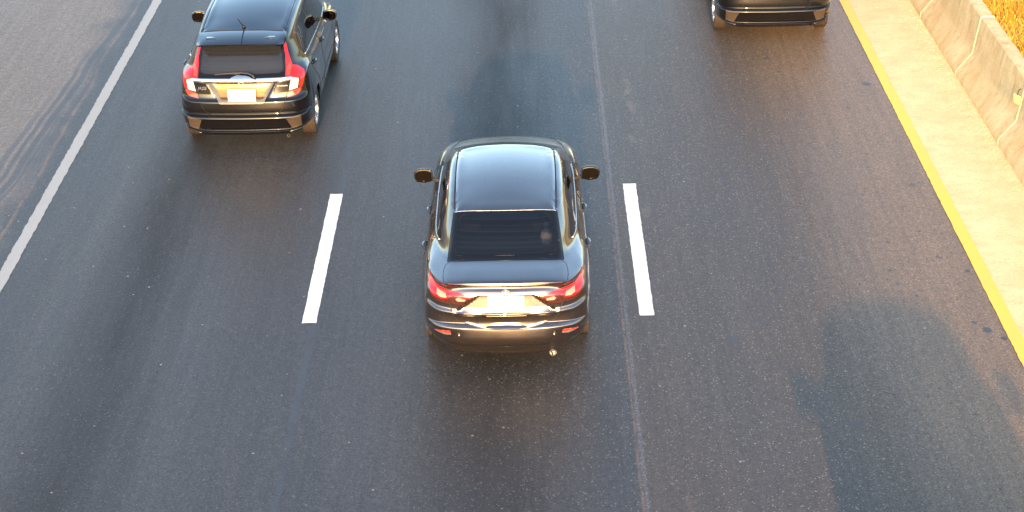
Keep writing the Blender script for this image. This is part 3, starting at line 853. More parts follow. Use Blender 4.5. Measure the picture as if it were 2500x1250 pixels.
# ---------------- hatchback
YH = (.42, .72, 1.2, 1.7, 2.3, 2.8, 3.23)
HX = (0, .46, .78, .945); HY = (0, .012, .055, .20)
def hatch_rings():
    r = []; W = .845; L = 3.955
    k = dict(fx=HX, fy=HY)
    r.append([(0, min(max(p[1], .4), 3.7), .20) for p in low(.10, .78, .2, .2, .2, 3.8, YH)])
    r.append(low(.22, .74, .20, .20, .20, L-.2, YH, **k))
    r.append(low(.115, .79, .218, .215, .21, L-.12, YH, **k))
    r.append(low(.060, .815, .262, .25, .25, L-.06, YH, **k))
    r.append(low(.035, .825, .288, .28, .29, L-.03, YH, **k))
    r.append(low(.062, .832, .305, .31, .32, L-.02, YH, **k))
    r.append(low(.034, .838, .40, .40, .40, L, YH, **k))
    r.append(low(.018, .842, .445, .45, .45, L, YH, **k))
    r.append(low(.000, W, .478, .49, .48, L, YH, **k))
    r.append(low(.012, W, .500, .52, .50, L, YH, **k))
    r.append(low(.058, W, .515, .55, .52, L-.01, YH, **k))
    r.append(low(.046, .843, .60, .63, .56, L-.02, YH, **k))
    r.append(low(.048, .840, .675, .70, .60, L-.04, YH, **k))
    r.append(low(.085, .834, (.72, .72, .725, .75), .76, .63, L-.06, YH, fx=HX, fy=(0, .012, .055, .20)))
    r.append(low(.110, .822, (.84, .84, .84, .85), .84, .66, L-.09, YH, fx=HX, fy=(0, .012, .055, .20), zmid=(.01, .01, 0, -.01, -.02, 0, 0)))
    r.append(low(.118, .806, (.92, .92, .92, .93), .90, .70, L-.12, YH, fx=(0, .46, .78, .94), fy=(0, .012, .055, .20), zmid=(.03, .02, 0, -.01, -.02, 0, 0)))
    r.append([(0, .098, .945), (.34, .110, .945), (.60, .165, .948), (.735, .33, .975), (.785, .47, .975), (.797, .72, .958), (.79, 1.2, .925), (.788, 1.7, .905), (.785, 2.3, .88), (.772, 2.8, .86), (.745, 3.2, .83), (.64, 3.60, .77), (.42, 3.77, .745), (0, 3.83, .74)])
    r.append([(0, .128, .985), (.34, .140, .985), (.585, .195, .988), (.705, .34, 1.005), (.765, .52, 1.000), (.780, .76, .980), (.776, 1.2, .945), (.774, 1.7, .925), (.770, 2.3, .90), (.752, 2.8, .88), (.715, 3.17, .865), (.60, 3.50, .82), (.38, 3.64, .81), (0, 3.70, .81)])
    r.append([(0, .160, 1.010), (.33, .172, 1.010), (.560, .225, 1.015), (.665, .37, 1.040), (.735, .58, 1.030), (.757, .80, 1.010), (.758, 1.2, .970), (.758, 1.7, .948), (.754, 2.3, .923), (.728, 2.8, .905), (.675, 3.10, .905), (.56, 3.32, .915), (.34, 3.42, .93), (0, 3.46, .935)])
    r.append([(0, .260, 1.150), (.315, .270, 1.150), (.535, .315, 1.150), (.620, .43, 1.165), (.675, .62, 1.165), (.700, .86, 1.155), (.705, 1.25, 1.135), (.705, 1.7, 1.12), (.700, 2.2, 1.11), (.672, 2.60, 1.105), (.62, 2.85, 1.11), (.51, 3.02, 1.12), (.31, 3.10, 1.13), (0, 3.13, 1.135)])
    r.append([(0, .375, 1.300), (.290, .384, 1.300), (.508, .42, 1.295), (.578, .51, 1.300), (.615, .67, 1.305), (.636, .92, 1.305), (.645, 1.3, 1.302), (.647, 1.72, 1.298), (.640, 2.12, 1.290), (.615, 2.42, 1.285), (.57, 2.62, 1.29), (.47, 2.74, 1.30), (.28, 2.81, 1.31), (0, 2.84, 1.315)])
    r.append([(0, .445, 1.400), (.270, .452, 1.398), (.490, .48, 1.388), (.548, .55, 1.388), (.573, .70, 1.400), (.588, .95, 1.415), (.598, 1.35, 1.432), (.600, 1.75, 1.435), (.593, 2.10, 1.425), (.572, 2.35, 1.412), (.53, 2.50, 1.410), (.44, 2.58, 1.420), (.26, 2.63, 1.435), (0, 2.65, 1.440)])
    r.append([(0, .475, 1.425), (.260, .482, 1.422), (.465, .51, 1.410), (.518, .58, 1.412), (.542, .72, 1.428), (.556, .96, 1.447), (.565, 1.35, 1.464), (.567, 1.75, 1.467), (.560, 2.08, 1.457), (.540, 2.30, 1.443), (.497, 2.44, 1.438), (.41, 2.52, 1.445), (.24, 2.57, 1.458), (0, 2.59, 1.462)])
    r.append([(0, .75, 1.470), (.17, .75, 1.468), (.31, .77, 1.462), (.37, .83, 1.462), (.40, .95, 1.470), (.41, 1.13, 1.482), (.415, 1.42, 1.495), (.415, 1.72, 1.497), (.405, 1.95, 1.492), (.385, 2.12, 1.484), (.34, 2.22, 1.478), (.27, 2.28, 1.480), (.14, 2.32, 1.486), (0, 2.34, 1.488)])
    r.append([(0, y, 1.494+.024*(1-((y-1.5)/.7)**2)) for y in (.95, .96, .98, 1.03, 1.12, 1.28, 1.48, 1.68, 1.84, 1.96, 2.03, 2.07, 2.10, 2.12)])
    return r

def hatch_sculpt(p):
    x, y, z = p; z = crown(p, .475, 1.425, 1.6, 1.520, 2.59, 1.462, .07, .165, .52); ax = abs(x)
    if y < .7 and z < .42 and ax > .5: z += .06*sm(ax, .5, .82)*(1-sm(z, .22, .42))*(1-sm(y, .5, .7))
    if y < .35 and .66 < z < .96:
        hw = .295 + (z-.70)*(.42-.295)/.21
        k = sm(hw-ax, -.015, .03)*sm(z, .692, .722)*(1-sm(z, .90, .93))
        y += .060*k*(.25+.75*sm(z, .69, .90))
    if y < .6 and .3 < z < .50:      # corner pockets
        pass
    if z > 1.40 and .6 < y < 2.55:
        d = abs(ax - (.530 - .012*abs(y-1.6)))
        z -= .009*(1-sm(d, .006, .022))
    if .45 < y < 3.6 and ax > .6:
        h = math.exp(-((y-.72)/.40)**2)+math.exp(-((y-3.23)/.42)**2)
        x += .014*h*math.exp(-((z-.62)/.18)**2)
        # rising character line
        c = .86 - .10*(y-.6)/2.2
        x -= .016*math.exp(-((z-c+.10)/.06)**2)*sm(y, .9, 1.4)*(1-sm(y, 2.6, 3.0))
        x -= .014*math.exp(-((z-.36)/.08)**2)*sm(y, 1.1, 1.4)*(1-sm(y, 2.6, 2.9))
    return Vector((x, y, z))


# ------------------------------------------------------------------ setting
def sheet(name, x0, x1, y0, y1, z, mat, nx=1, ny=1):
    vs = [(x0+(x1-x0)*i/nx, y0+(y1-y0)*j/ny, z) for j in range(ny+1) for i in range(nx+1)]
    fs = [(j*(nx+1)+i, j*(nx+1)+i+1, (j+1)*(nx+1)+i+1, (j+1)*(nx+1)+i) for j in range(ny) for i in range(nx)]
    return mesh_obj(name, vs, fs, mat, smooth=False)
g = sheet('ground', -900, 900, -900, 1500, -.06, 'soil'); tag(g, kind='structure')
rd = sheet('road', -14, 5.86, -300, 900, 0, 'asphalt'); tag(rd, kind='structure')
def slab(name, x0, x1, y0, y1, z0, z1, mat):
    m = MB(); m.box(((x0+x1)/2, (y0+y1)/2, (z0+z1)/2), (x1-x0, y1-y0, z1-z0)); return m.build(name, mat, sharp=30)
sh = sheet('road_shoulder', 4.925, 6.5, -300, 900, .004, 'shoulder'); tag(sh, kind='structure')
def mark(x0, x1, y0, y1, mat, label, group=None, wear=.006, z=.004, cat='road marking', step=.06):
    """painted strip with slightly ragged edges"""
    n = max(2, int((y1-y0)/step)); rnd = random.Random(int(x0*100)+int(y0*7))
    vs = []
    for i in range(n+1):
        y = y0+(y1-y0)*i/n
        if i in (0, n): y += 0
        vs += [(x0+rnd.uniform(-wear, wear)*.6, y+rnd.uniform(-1, 1)*wear*.5, z), ((x0+x1)/2, y+(rnd.uniform(-1, 1)*wear if i in (0, n) else 0), z), (x1+rnd.uniform(-wear, wear)*.6, y+rnd.uniform(-1, 1)*wear*.5, z)]
    fs = []
    for i in range(n): fs += [(3*i, 3*i+1, 3*i+4, 3*i+3), (3*i+1, 3*i+2, 3*i+5, 3*i+4)]
    return mesh_obj(name_of[mat], vs, fs, mat, smooth=False)
name_of = {'white': 'lane_marking', 'oldwhite': 'edge_line', 'yellow': 'yellow_line'}
o = mark(-2.40, -2.25, 15.15, 18.22, 'white', None); tag(o, kind='structure')
o = mark(1.11, 1.265, 15.20, 18.37, 'white', None); tag(o, kind='structure')
for k in (-1, 1, 2, 3, 4):
    o = mark(-2.40, -2.25, 15.15+12*k, 18.22+12*k, 'white', None); tag(o, kind='structure')
    o = mark(1.11, 1.265, 15.20+12*k, 18.37+12*k, 'white', None); tag(o, kind='structure')
o = mark(-5.885, -5.745, -20, 120, 'oldwhite', None, wear=.012); tag(o, kind='structure')
o = mark(4.785, 4.925, -20, 120, 'yellow', None, wear=.008, z=.008); tag(o, kind='structure')

# ---- concrete barrier: one segment, copied
def barrier(y0, y1):
    prof = [(0, 0), (0, .075), (.19, .32), (.255, .80), (.262, .835), (.285, .85), (.415, .85), (.438, .835), (.445, .80), (.51, .32), (.70, .075), (.70, 0)]
    root = empty('concrete_barrier', (5.85, y0, 0)); L = y1-y0
    n = 24; vs = []; rnd = random.Random(3)
    full = []
    for i in range(len(prof)-1):
        a = Vector(prof[i]); b = Vector(prof[i+1]); k = max(1, int((b-a).length/.06))
        full += [a.lerp(b, q/k) for q in range(k)]
    full.append(Vector(prof[-1]))
    for i in range(n+1):
        y = .012+(L-.024)*i/n
        e = .010 if i in (0, n) else 0
        for p in full:
            c = Vector((.35, .4)); d = (c-p).normalized()*e
            vs.append((p.x+d.x+rnd.uniform(-1, 1)*.0015, y, max(0, p.y+(d.y if p.y > .02 else 0)+rnd.uniform(-1, 1)*.0015)))
    m = len(full); fs = []
    for i in range(n):
        for q in range(m-1): fs.append((i*m+q, i*m+q+1, (i+1)*m+q+1, (i+1)*m+q))
    fs += [tuple(range(m))[::-1], tuple(range(n*m, n*m+m))]
    b = mesh_obj('barrier_body', vs, fs, 'barrier', root, sharp=40)
    # mortar in the joint at the near end
    mm = MB(); pts = [(p.x+(.35-p.x)*.03-.004, -.0, p.y+.002) for p in full]
    ring = []
    for yy in (-.016, .018):
        ring += [(p.x-.005 if p.x < .35 else p.x+.005, yy, p.y+(.006 if p.y > .5 else 0)) for p in full]
    mm.add(ring, [(q, q+1, m+q+1, m+q) for q in range(m-1)] + [tuple(range(m)), tuple(range(m, 2*m))])
    mm.build('mortar_joint', 'mortar', root)
    return root
b0 = barrier(19.33, 21.63)
JY = [12.43, 14.73, 17.03, 19.33, 21.63, 23.93, 26.23, 28.53, 30.83]
blab = {12.43: None, 14.73: None, 17.03: 'stained concrete barrier segment nearest the camera, ending in a joint with a reflector', 19.33: 'concrete barrier segment between two pale joints, a yellow reflector over its near end', 21.63: 'rust-streaked concrete barrier segment beyond the farther pale joint, beside the grass', 23.93: 'rust-stained concrete barrier segment farthest up the shoulder, cut off by the top of the picture'}
for y in JY:
    o = b0 if y == 19.33 else copy_tree(b0)
    o.location.y = y
    tag(o, blab.get(y) or 'weathered concrete barrier segment farther along or nearer than the frame shows', 'barrier', 'concrete barrier segments beside the shoulder')
for o in [b0]:
    if True:
        m = MB(); m.box((0, 0, 0), (.02, .135, .125), 0, None, .009)
        rf = m.build('reflector', 'amber', o); rf.location = (.205, .10, .56); rf.rotation_euler = (0, R(-7), R(20))
        m = MB(); m.tube([(0, 0, .06), (.02, 0, .12), (.06, 0, .13)], .008, 6); m.build('bracket', 'steel', rf)
# ---- grass beyond the barrier
def grass():
    n = NT('dry golden grass')
    f = n.noise(1.6, 4, .6); q = n.voro(30); s3 = n.t.nodes.new('ShaderNodeSeparateColor'); n.t.links.new(q, s3.inputs[0])
    c = n.mix(n.ramp(f, .35, .65), (.66, .36, .03), (.74, .54, .07))
    c = n.mix(n.ramp(s3.outputs[0], .6, .9), c, (.42, .20, .02))
    n.P(Base_Color=c, Roughness=.8)
    MAT['grass'] = n.m
    rnd = random.Random(5); vs = []; fs = []
    for i in range(34000):
        x = 6.56+rnd.random()**1.3*3.4; y = 19.5+rnd.random()*8.5
        h = rnd.uniform(.06, .20)*(1.0+.5*math.sin(x*5+y*3)); a = rnd.random()*6.283; b = rnd.random()*6.283; l = rnd.uniform(.2, .9)*h; wd = rnd.uniform(.0025, .006)
        ca, sa = math.cos(a)*wd, math.sin(a)*wd; k = len(vs)
        vs += [(x-ca, y-sa, -.05), (x+ca, y+sa, -.05), (x+ca*.7+math.cos(b)*l*.4, y+sa*.7+math.sin(b)*l*.4, h*.6-.05), (x-ca*.7+math.cos(b)*l*.4, y-sa*.7+math.sin(b)*l*.4, h*.6-.05), (x+math.cos(b)*l, y+math.sin(b)*l, h-.05)]
        fs += [(k, k+1, k+2, k+3), (k+3, k+2, k+4)]
    tag(mesh_obj('grass', vs, fs, 'grass', smooth=False), 'dry golden grass growing behind the concrete barrier', 'grass', kind='stuff')
grass()

def gravel():
    rnd = random.Random(11); m = MB()
    for i in range(420):
        y = rnd.uniform(16.5, 26); x = 5.84-abs(rnd.gauss(0, .10)); r = rnd.uniform(.004, .014)*(1.6 if rnd.random() < .06 else 1)
        if i < 90: x = rnd.uniform(4.95, 5.8); r *= .8
        z = .004; a = rnd.random()*6.28; vs = []
        for k in range(5): vs.append((x+r*math.cos(a+k*1.257)*rnd.uniform(.7, 1.2), y+r*math.sin(a+k*1.257)*rnd.uniform(.7, 1.2), z))
        for k in range(5): vs.append((x+.6*r*math.cos(a+k*1.257+.3), y+.6*r*math.sin(a+k*1.257+.3), z+r*rnd.uniform(.6, 1.1)))
        m.add(vs, [(k, (k+1) % 5, 5+(k+1) % 5, 5+k) for k in range(5)]+[(5, 6, 7, 8, 9)])
    o = m.build('gravel', 'barrier', smooth=False, weld=False)
    tag(o, 'loose grit and small stones lying along the foot of the barrier', 'gravel', kind='stuff')
gravel()

sal = Car('saloon_car', saloon_rings(), '', 'bronze', saloon_sculpt, 12, 7)
hat = Car('hatchback_car', hatch_rings(), '', 'blackpaint', hatch_sculpt, 12, 7)
def axisfn(car, cx, cy, side, k=.4):
    """wrap-round view: first coordinate is an angle about an upright axis, second is height"""
    def fn(q):
        a = q.x/k; d = Vector((math.sin(a)*side, -math.cos(a), 0)); o = Vector((cx*side, cy, q.y))+d*2.0
        return car_hit(car, o, -d)
    return fn
def lidfn(car, cy, cz, k=.4):
    def fn(q):
        a = q.y/k; d = Vector((0, -math.cos(a), math.sin(a))); o = Vector((q.x, cy, cz))+d*2.0
        return car_hit(car, o, -d)
    return fn
def car_hit(car, o, d):
    p, n, i, _ = car.bvh.ray_cast(o, d)
    if p is None: p, n, i, _ = car.bvh.find_nearest(o+d*2)
    A, B, C = car.tf[i]; a_, b_, c_ = car.tv[A], car.tv[B], car.tv[C]
    v0 = b_-a_; v1 = c_-a_; v2 = p-a_
    d00 = v0.dot(v0); d01 = v0.dot(v1); d11 = v1.dot(v1); d20 = v2.dot(v0); d21 = v2.dot(v1); den = d00*d11-d01*d01 or 1e-12
    vv = (d11*d20-d01*d21)/den; ww = (d00*d21-d01*d20)/den
    return p, (car.tn[A]*(1-vv-ww)+car.tn[B]*vv+car.tn[C]*ww).normalized()
def ang(pts, cx, cy, k=.4): return [(k*math.atan2(x-cx, cy-y), z) for x, y, z in pts]
def lid(pts, cy, cz, k=.4): return [(x, k*math.atan2(z-cz, cy-y)) for x, y, z in pts]
def sgn(poly, s): return [(p[0]*s,)+tuple(p[1:]) for p in poly]
def tubeline(car, parent, name, pts, r, mat, out=0.0, rr=None):
    m = MB(); P = car.line(pts, out=out, step=.025)
    m.tube(P, r, 6); return m.build(name, mat, parent)
def side_windows(car, polys, holes=True):
    for s in (1, -1):
        for nm, poly in polys:
            pr = rounded(poly, .03)
            inn = shrink(pr, .022)
            g = car.patch(nm, pr, 'S+' if s > 0 else 'S-', ['gloss', 'glass'], None, .003, .012, .035, inner=inn)
        pass
    if holes:
        for nm, poly in polys: car.holes.append(('S', shrink(rounded(poly, .03), .018)))
def door(car, s, poly, hy, hz, paint, name='door'):
    mode = 'S+' if s > 0 else 'S-'
    d = car.patch(name, rounded(poly, .05), mode, paint, None, .0022, .008, .03, rim=(.0042, 'seam', -.0025, 'door_seam'))
    handle(car, d, hy, hz, s, paint)
    return d

# ================= saloon details
c = sal
yc, zc = .45, .80
lidp = [(.545, .478, 1.040), (.585, .44, 1.030), (.600, .36, 1.022), (.603, .25, 1.014), (.595, .15, 1.004), (.583, .128, .985), (.566, .132, .913), (.545, .11, .80), (.52, .085, .71), (.48, .082, .618), (.39, .051, .568), (.216, .018, .548), (0, .01, .543)]
full = lidp + [(-x, y, z) for x, y, z in lidp[-2::-1]]
bl = c.patch('boot_lid', lid(full, yc, zc), None, 'bronze', None, .002, .008, .018, fn=lidfn(c, yc, zc), rim=(.0042, 'seam', -.0022, 'boot_seam'))
LC = (.25, .60)
lampo = [(.733, .468, .972), (.744, .399, .940), (.735, .272, .880), (.713, .212, .826), (.664, .160, .801), (.539, .105, .793), (.365, .106, .786), (.300, .090, .857), (.442, .088, .909), (.573, .143, .930), (.660, .224, .942), (.706, .320, .954)]
redp = [(.733, .466, .970), (.742, .399, .938), (.732, .272, .882), (.706, .200, .848), (.655, .160, .838), (.600, .125, .838), (.560, .115, .842), (.530, .105, .866), (.500, .10, .882), (.40, .09, .868), (.302, .090, .856), (.442, .088, .908), (.573, .143, .929), (.660, .224, .941), (.706, .320, .953)]
clr = [(.556, .119, .857), (.575, .126, .888), (.660, .204, .906), (.652, .172, .870), (.610, .140, .850)]
clr2 = [(.379, .081, .850), (.450, .092, .869), (.476, .096, .850), (.455, .089, .828), (.388, .081, .832)]
for s in (1, -1):
    f = axisfn(c, LC[0], LC[1], s)
    h = c.patch('tail_light', ang(lampo, *LC), None, 'lampgrey', None, .004, .012, .02, fn=f)
    c.patch('red_lens', ang(redp, *LC), None, 'red', h, .0065, .004, .02, fn=f)
    c.patch('upper_lens', ang([(.728, .45, .962), (.735, .39, .936), (.700, .30, .930), (.640, .2, .918), (.56, .13, .905), (.442, .088, .892), (.33, .09, .862), (.442, .088, .906), (.573, .143, .927), (.660, .224, .939), (.706, .320, .951)], *LC), None, 'red', h, .0085, .003, .02, fn=f)
    c.patch('reversing_lens', ang(clr, *LC), None, 'clear', h, .010, .005, .015, fn=f)
    c.patch('indicator_lens', ang(clr2, *LC), None, 'clear', h, .0075, .004, .015, fn=f)
    # seam of the lid across the lamp
    m = MB(); P = [axisfn(c, LC[0], LC[1], s)(Vector(q)) for q in ang([(.566, .132, .935), (.562, .13, .90), (.552, .12, .86), (.542, .11, .80)], *LC)]
    m.tube([p+n*.010 for p, n in P], .0035, 6); m.build('lens_gap', 'seam', h)
    fg = [(.702, .443), (.697, .47), (.675, .484), (.545, .506), (.535, .495), (.545, .470), (.60, .452)]
    p = c.patch('bumper_reflector', sgn(rounded([(.700, .470, .01), (.690, .488, .01), (.548, .508, .01), (.540, .482, .01)], .01), s), 'R', 'reflred', None, .005, .008, .02)
    c.patch('reflector_bezel', sgn(rounded([(.712, .466, .01), (.545, .478, .01), (.530, .466, .01), (.600, .446, .01)], .01), s), 'R', 'satin', p, .003, .006, .02)
    m = MB(); q, n = c.hit('R', s*.46, .478); m.lathe([(0, .0005), (-.004, .014), (-.002, .017), (.004, .018)], 'y', 20, 0, Matrix.Translation(q)); m.build('parking_sensor', 'bronze', None).parent = c.root
    # shadow gap under the boot lip, its shade put on as dark strips
    c.patch('lip_shadow_gap', sgn([(.045, .966), (.10, .972), (.34, .975), (.55, .990), (.50, .975), (.34, .962), (.06, .957)], s), 'R', 'seam', bl, .004, .003, .02)
# rear glass
GC = (1.0, .85)
gf = lidfn(c, *GC)
rgp = [(.512, 1.0, 1.338), (.27, .958, 1.350), (0, .95, 1.354), (-.27, .958, 1.350), (-.512, 1.0, 1.338), (-.563, .482, 1.040), (-.28, .452, 1.058), (0, .445, 1.062), (.28, .452, 1.058), (.563, .482, 1.040)]
inp = [(.445, .935, 1.312), (-.445, .935, 1.312), (-.500, .535, 1.075), (0, .500, 1.090), (.500, .535, 1.075)]
inn = rounded(lid(inp, *GC), .05, 6)
g = c.patch('rear_window', rounded(lid(rgp, *GC), .01), None, ['gloss', 'rearglass'], None, .003, .01, .03, inner=inn, fn=gf)
m = MB(); P = [gf(Vector(q)) for q in rounded(lid([(.505, .99, 1.335), (.25, .95, 1.350), (-.25, .95, 1.350), (-.505, .99, 1.335)], *GC), .001)[:0] + [(x*.025, .4*math.atan2((1.356-.018*(x/20)**2)-.85, 1.0-(.955+.04*(x/20)**2))) for x in range(-20, 21)]]
m.tube([p+n*.002 for p, n in P], .0035, 6); m.build('window_trim', 'satin', g)
m = MB(); P = [gf(Vector(q)) for q in inn]; m.tube([p+n*.0035 for p, n in P], .0016, 5, close=True); m.build('heater_edge', 'plastic', g)
for s in (1, -1):
    m = MB(); P = [gf(Vector((s*(.514+.053*t), .4*(math.atan2(.488, .0)*(1-t)+math.atan2(.190, .518)*t)))) for t in [k/14 for k in range(15)]]
    m.tube([p+n*.002 for p, n in P], .004, 6); m.build('window_seam', 'seam', g)
c.holes.append(('R', [(.45, 1.31), (-.45, 1.31), (-.50, 1.085), (.50, 1.085)]))
# frit hairline round the heated area
# side glass
fr_ = [(2.05, 1.330), (2.22, 1.312), (2.40, 1.225), (2.80, .998), (2.90, .958), (2.04, .985), (1.98, 1.33)]
SW = [('front_door_window', [(2.00, 1.336), (2.20, 1.318), (2.38, 1.235), (2.72, 1.035), (2.88, .965), (2.07, .985)]),
      ('rear_door_window', [(1.94, 1.338), (1.60, 1.332), (1.36, 1.305), (1.27, 1.255), (1.22, 1.04), (1.35, 1.018), (2.02, .988)]),
      ('quarter_window', [(1.24, 1.25), (1.12, 1.20), (.96, 1.10), (.92, 1.065), (.98, 1.048), (1.20, 1.03)])]
side_windows(c, SW)
for s in (1, -1):
    md = 'S+' if s > 0 else 'S-'
    door(c, s, [(2.19, .25), (2.155, .60), (2.12, .945), (1.10, .985), (1.06, .86), (1.16, .70), (1.32, .52), (1.37, .25)], 1.16, .872, 'bronze', 'rear_door')
    door(c, s, [(2.205, .25), (2.17, .60), (2.135, .943), (3.06, .895), (3.16, .62), (3.10, .25)], 1.98, .862, 'bronze', 'front_door')
    tubeline(c, c.root, 'window_trim', [(md, 2.88, .953), (md, 2.3, .966), (md, 1.6, .990), (md, 1.2, 1.015), (md, .96, 1.045)], .006, 'satin', .003)
    tubeline(c, c.root, 'roof_seam', [('T', s*.505, 1.06), ('T', s*.514, 1.4), ('T', s*.515, 1.9), ('T', s*.508, 2.34)], .008, 'seam', -.001)
    tubeline(c, c.root, 'bumper_seam', [('R', s*.735, .79), (md, .36, .72), (md, .46, .64), (md, .60, .60)], .003, 'seam', 0)
    mirror(c.root, 'darkshell', s*.895, 2.52, 1.005, s)
    # head lamps
    c.patch('headlight', sgn(rounded([(.40, .66), (.70, .70), (.77, .76), (.62, .745), (.40, .70)], .02), s), 'F', 'clear', None, .004, .01, .03)
    m = MB(); P = c.line([('T', s*.66, 3.20), ('T', s*.62, 3.6), ('T', s*.55, 3.95), ('T', s*.45, 4.1)], out=0); m.tube(P, .004, 6); m.build('bonnet_seam', 'seam', c.root)
ws = rounded([(.50, 1.372), (-.50, 1.372), (-.66, 1.00), (.66, 1.00)], .04)
c.patch('windscreen', ws, 'F', ['gloss', 'glass'], None, .003, .01, .04, inner=shrink(ws, .03)); c.holes.append(('F', shrink(ws, .028)))
c.patch('grille', rounded([(.42, .56), (-.42, .56), (-.33, .38), (.33, .38)], .04), 'F', 'plastic', None, .004, .01, .04)
c.patch('lower_valance', rounded([(.60, .338), (-.60, .338), (-.50, .262), (.50, .262)], .02), 'R', 'plastic', None, .003, .008, .03)
m = MB(); m.box((0, 0, 0), (.350, .010, .158), 0, Matrix.Translation((0, .058, .800)) @ Matrix.Rotation(R(-8), 4, 'X'), .004); m.build('number_plate', 'plate', c.root)
m = MB(); m.tube([(.040*math.cos(a/24*6.2832), 0, .027*math.sin(a/24*6.2832)) for a in range(24)], .004, 6, 0, Matrix.Translation((0, .055, .925)), True)
m.tube([(-.032, 0, .012), (-.012, 0, .002), (0, 0, -.010), (.012, 0, .002), (.032, 0, .012)], .0035, 6, 0, Matrix.Translation((0, .052, .925)))
m.build('emblem', 'chrome', bl)
m = MB(); m.lathe([(.30, .030), (.055, .032), (.035, .036), (.035, .031), (.055, .027), (.25, .025), (.25, .0005)], 'y', 32, 0, Matrix.Translation((.448, .035, .236)) @ Matrix.Rotation(R(4), 4, 'X'))
m.build('exhaust_pipe', 'chrome', c.root)
seats(c.root, 1.32, 2.0)
m = MB(); m.box((0, .85, .965), (1.16, .70, .02), 0, None, .008); m.build('parcel_shelf', 'cabin', c.root)

# ================= hatchback details
c = hat
LH = (.40, .65)
lampo = [(.621, .335, 1.069), (.700, .37, 1.040), (.752, .384, .985), (.760, .320, .929), (.748, .26, .85), (.728, .216, .789), (.687, .169, .748), (.553, .116, .718), (.578, .144, .80), (.612, .183, .965)]
clr = [(.612, .183, .962), (.697, .231, .930), (.681, .185, .826), (.583, .144, .808)]
low_ = [(.570, .13, .775), (.640, .15, .80), (.715, .21, .815), (.722, .212, .792), (.687, .169, .752), (.555, .116, .722)]
upp = [(.621, .335, 1.067), (.700, .37, 1.037), (.750, .384, .985), (.758, .320, .929), (.740, .24, .84), (.722, .22, .815), (.702, .21, .84), (.714, .25, .935), (.616, .19, .970)]
strip = [(.512, 1.315), (.540, 1.19), (.548, 1.087), (.546, .985), (.552, .972), (.610, .972), (.615, 1.02), (.619, 1.069), (.565, 1.22), (.542, 1.315)]
tg = c.patch('tailgate', rounded([(.606, .970, .02), (.575, .86, .02), (.545, .72, .03), (.47, .540, .05), (-.47, .540, .05), (-.545, .72, .03), (-.575, .86, .02), (-.606, .970, .02)], .02), 'R', 'blackpaint', None, .002, .008, .018, rim=(.004, 'seam', -.0022, 'tailgate_seam'))
for s in (1, -1):
    f = axisfn(c, LH[0], LH[1], s)
    h = c.patch('tail_light', ang(lampo, *LH), None, 'lampgrey', None, .004, .012, .02, fn=f)
    c.patch('red_lens', ang(upp, *LH), None, 'red', h, .008, .005, .02, fn=f)
    c.patch('reversing_lens', ang(clr, *LH), None, 'clear2', h, .008, .005, .02, fn=f)
    c.patch('lower_lens', ang(low_, *LH), None, 'red2', h, .008, .005, .02, fn=f)
    st = c.patch('pillar_light', sgn(strip, s), 'R', 'red', None, .007, .012, .02)
    c.patch('pillar_lens', sgn([(.556, .985), (.604, .985), (.610, 1.06), (.585, 1.11), (.558, 1.06)], s), 'R', 'red2', st, .010, .004, .02)
    pk = c.patch('bumper_grille', sgn(rounded([(.712, .500, .01), (.528, .470, .01), (.592, .312, .015), (.705, .330, .01)], .01), s), 'R', 'mesh', None, .004, .008, .02)
    m = MB()
    P = [c.hit('R', s*x, z) for x, z in ((.725, .322), (.70, .308), (.60, .292), (.56, .282))]
    m.tube([p+n*.008 for p, n in P], [.006, .011, .012, .006], 8); m.build('grille_trim', 'gloss', pk)
    md = 'S+' if s > 0 else 'S-'
    mirror(c.root, 'blackpaint', s*.875, 2.18, 1.045, s, .95)
    c.patch('headlight', sgn(rounded([(.40, .68), (.68, .74), (.76, .83), (.62, .79), (.40, .73)], .02), s), 'F', 'clear', None, .004, .01, .03)
    tubeline(c, c.root, 'roof_seam', [('T', s*.520, .62), ('T', s*.529, 1.0), ('T', s*.531, 1.8), ('T', s*.520, 2.45)], .005, 'seam', -.001)
    door(c, s, [(1.72, .26), (1.70, .60), (1.655, .975), (.80, 1.045), (.70, .98), (.80, .80), (1.04, .62), (1.13, .45), (1.15, .26)], .87, .90, 'blackpaint', 'rear_door')
    door(c, s, [(1.735, .26), (1.715, .60), (1.67, .972), (2.78, .90), (2.88, .62), (2.82, .26)], 1.73, .872, 'blackpaint', 'front_door')
    tubeline(c, c.root, 'window_trim', [(md, 2.86, .925), (md, 2.3, .952), (md, 1.7, .988), (md, 1.1, 1.030), (md, .74, 1.062)], .007, 'satin', .003)
rgo = [(.505, 1.375), (-.505, 1.375), (-.535, 1.19), (-.546, 1.087), (-.552, .985), (.552, .985), (.546, 1.087), (.535, 1.19)]
inn = rounded([(.475, 1.36, .03), (-.475, 1.36, .03), (-.505, 1.15, .05), (-.515, 1.015, .06), (.515, 1.015, .06), (.505, 1.15, .05)], .05, 5)
c.patch('rear_window', rounded(rgo, .01), 'R', ['gloss', 'rearglass2'], None, .003, .01, .03, inner=inn)
c.holes.append(('R', shrink(inn, -.01)))
SW = [('front_door_window', [(1.56, 1.398), (2.05, 1.388), (2.33, 1.322), (2.62, 1.15), (2.80, 1.00), (2.78, .945), (1.71, .998)]),
      ('rear_door_window', [(1.50, 1.399), (1.15, 1.385), (.96, 1.36), (.90, 1.10), (.92, 1.056), (1.65, 1.003)]),
      ('quarter_window', [(.90, 1.345), (.76, 1.29), (.67, 1.18), (.70, 1.09), (.74, 1.07), (.86, 1.062)])]
side_windows(c, SW)
ws = rounded([(.48, 1.415), (-.48, 1.415), (-.66, .97), (.66, .97)], .04)
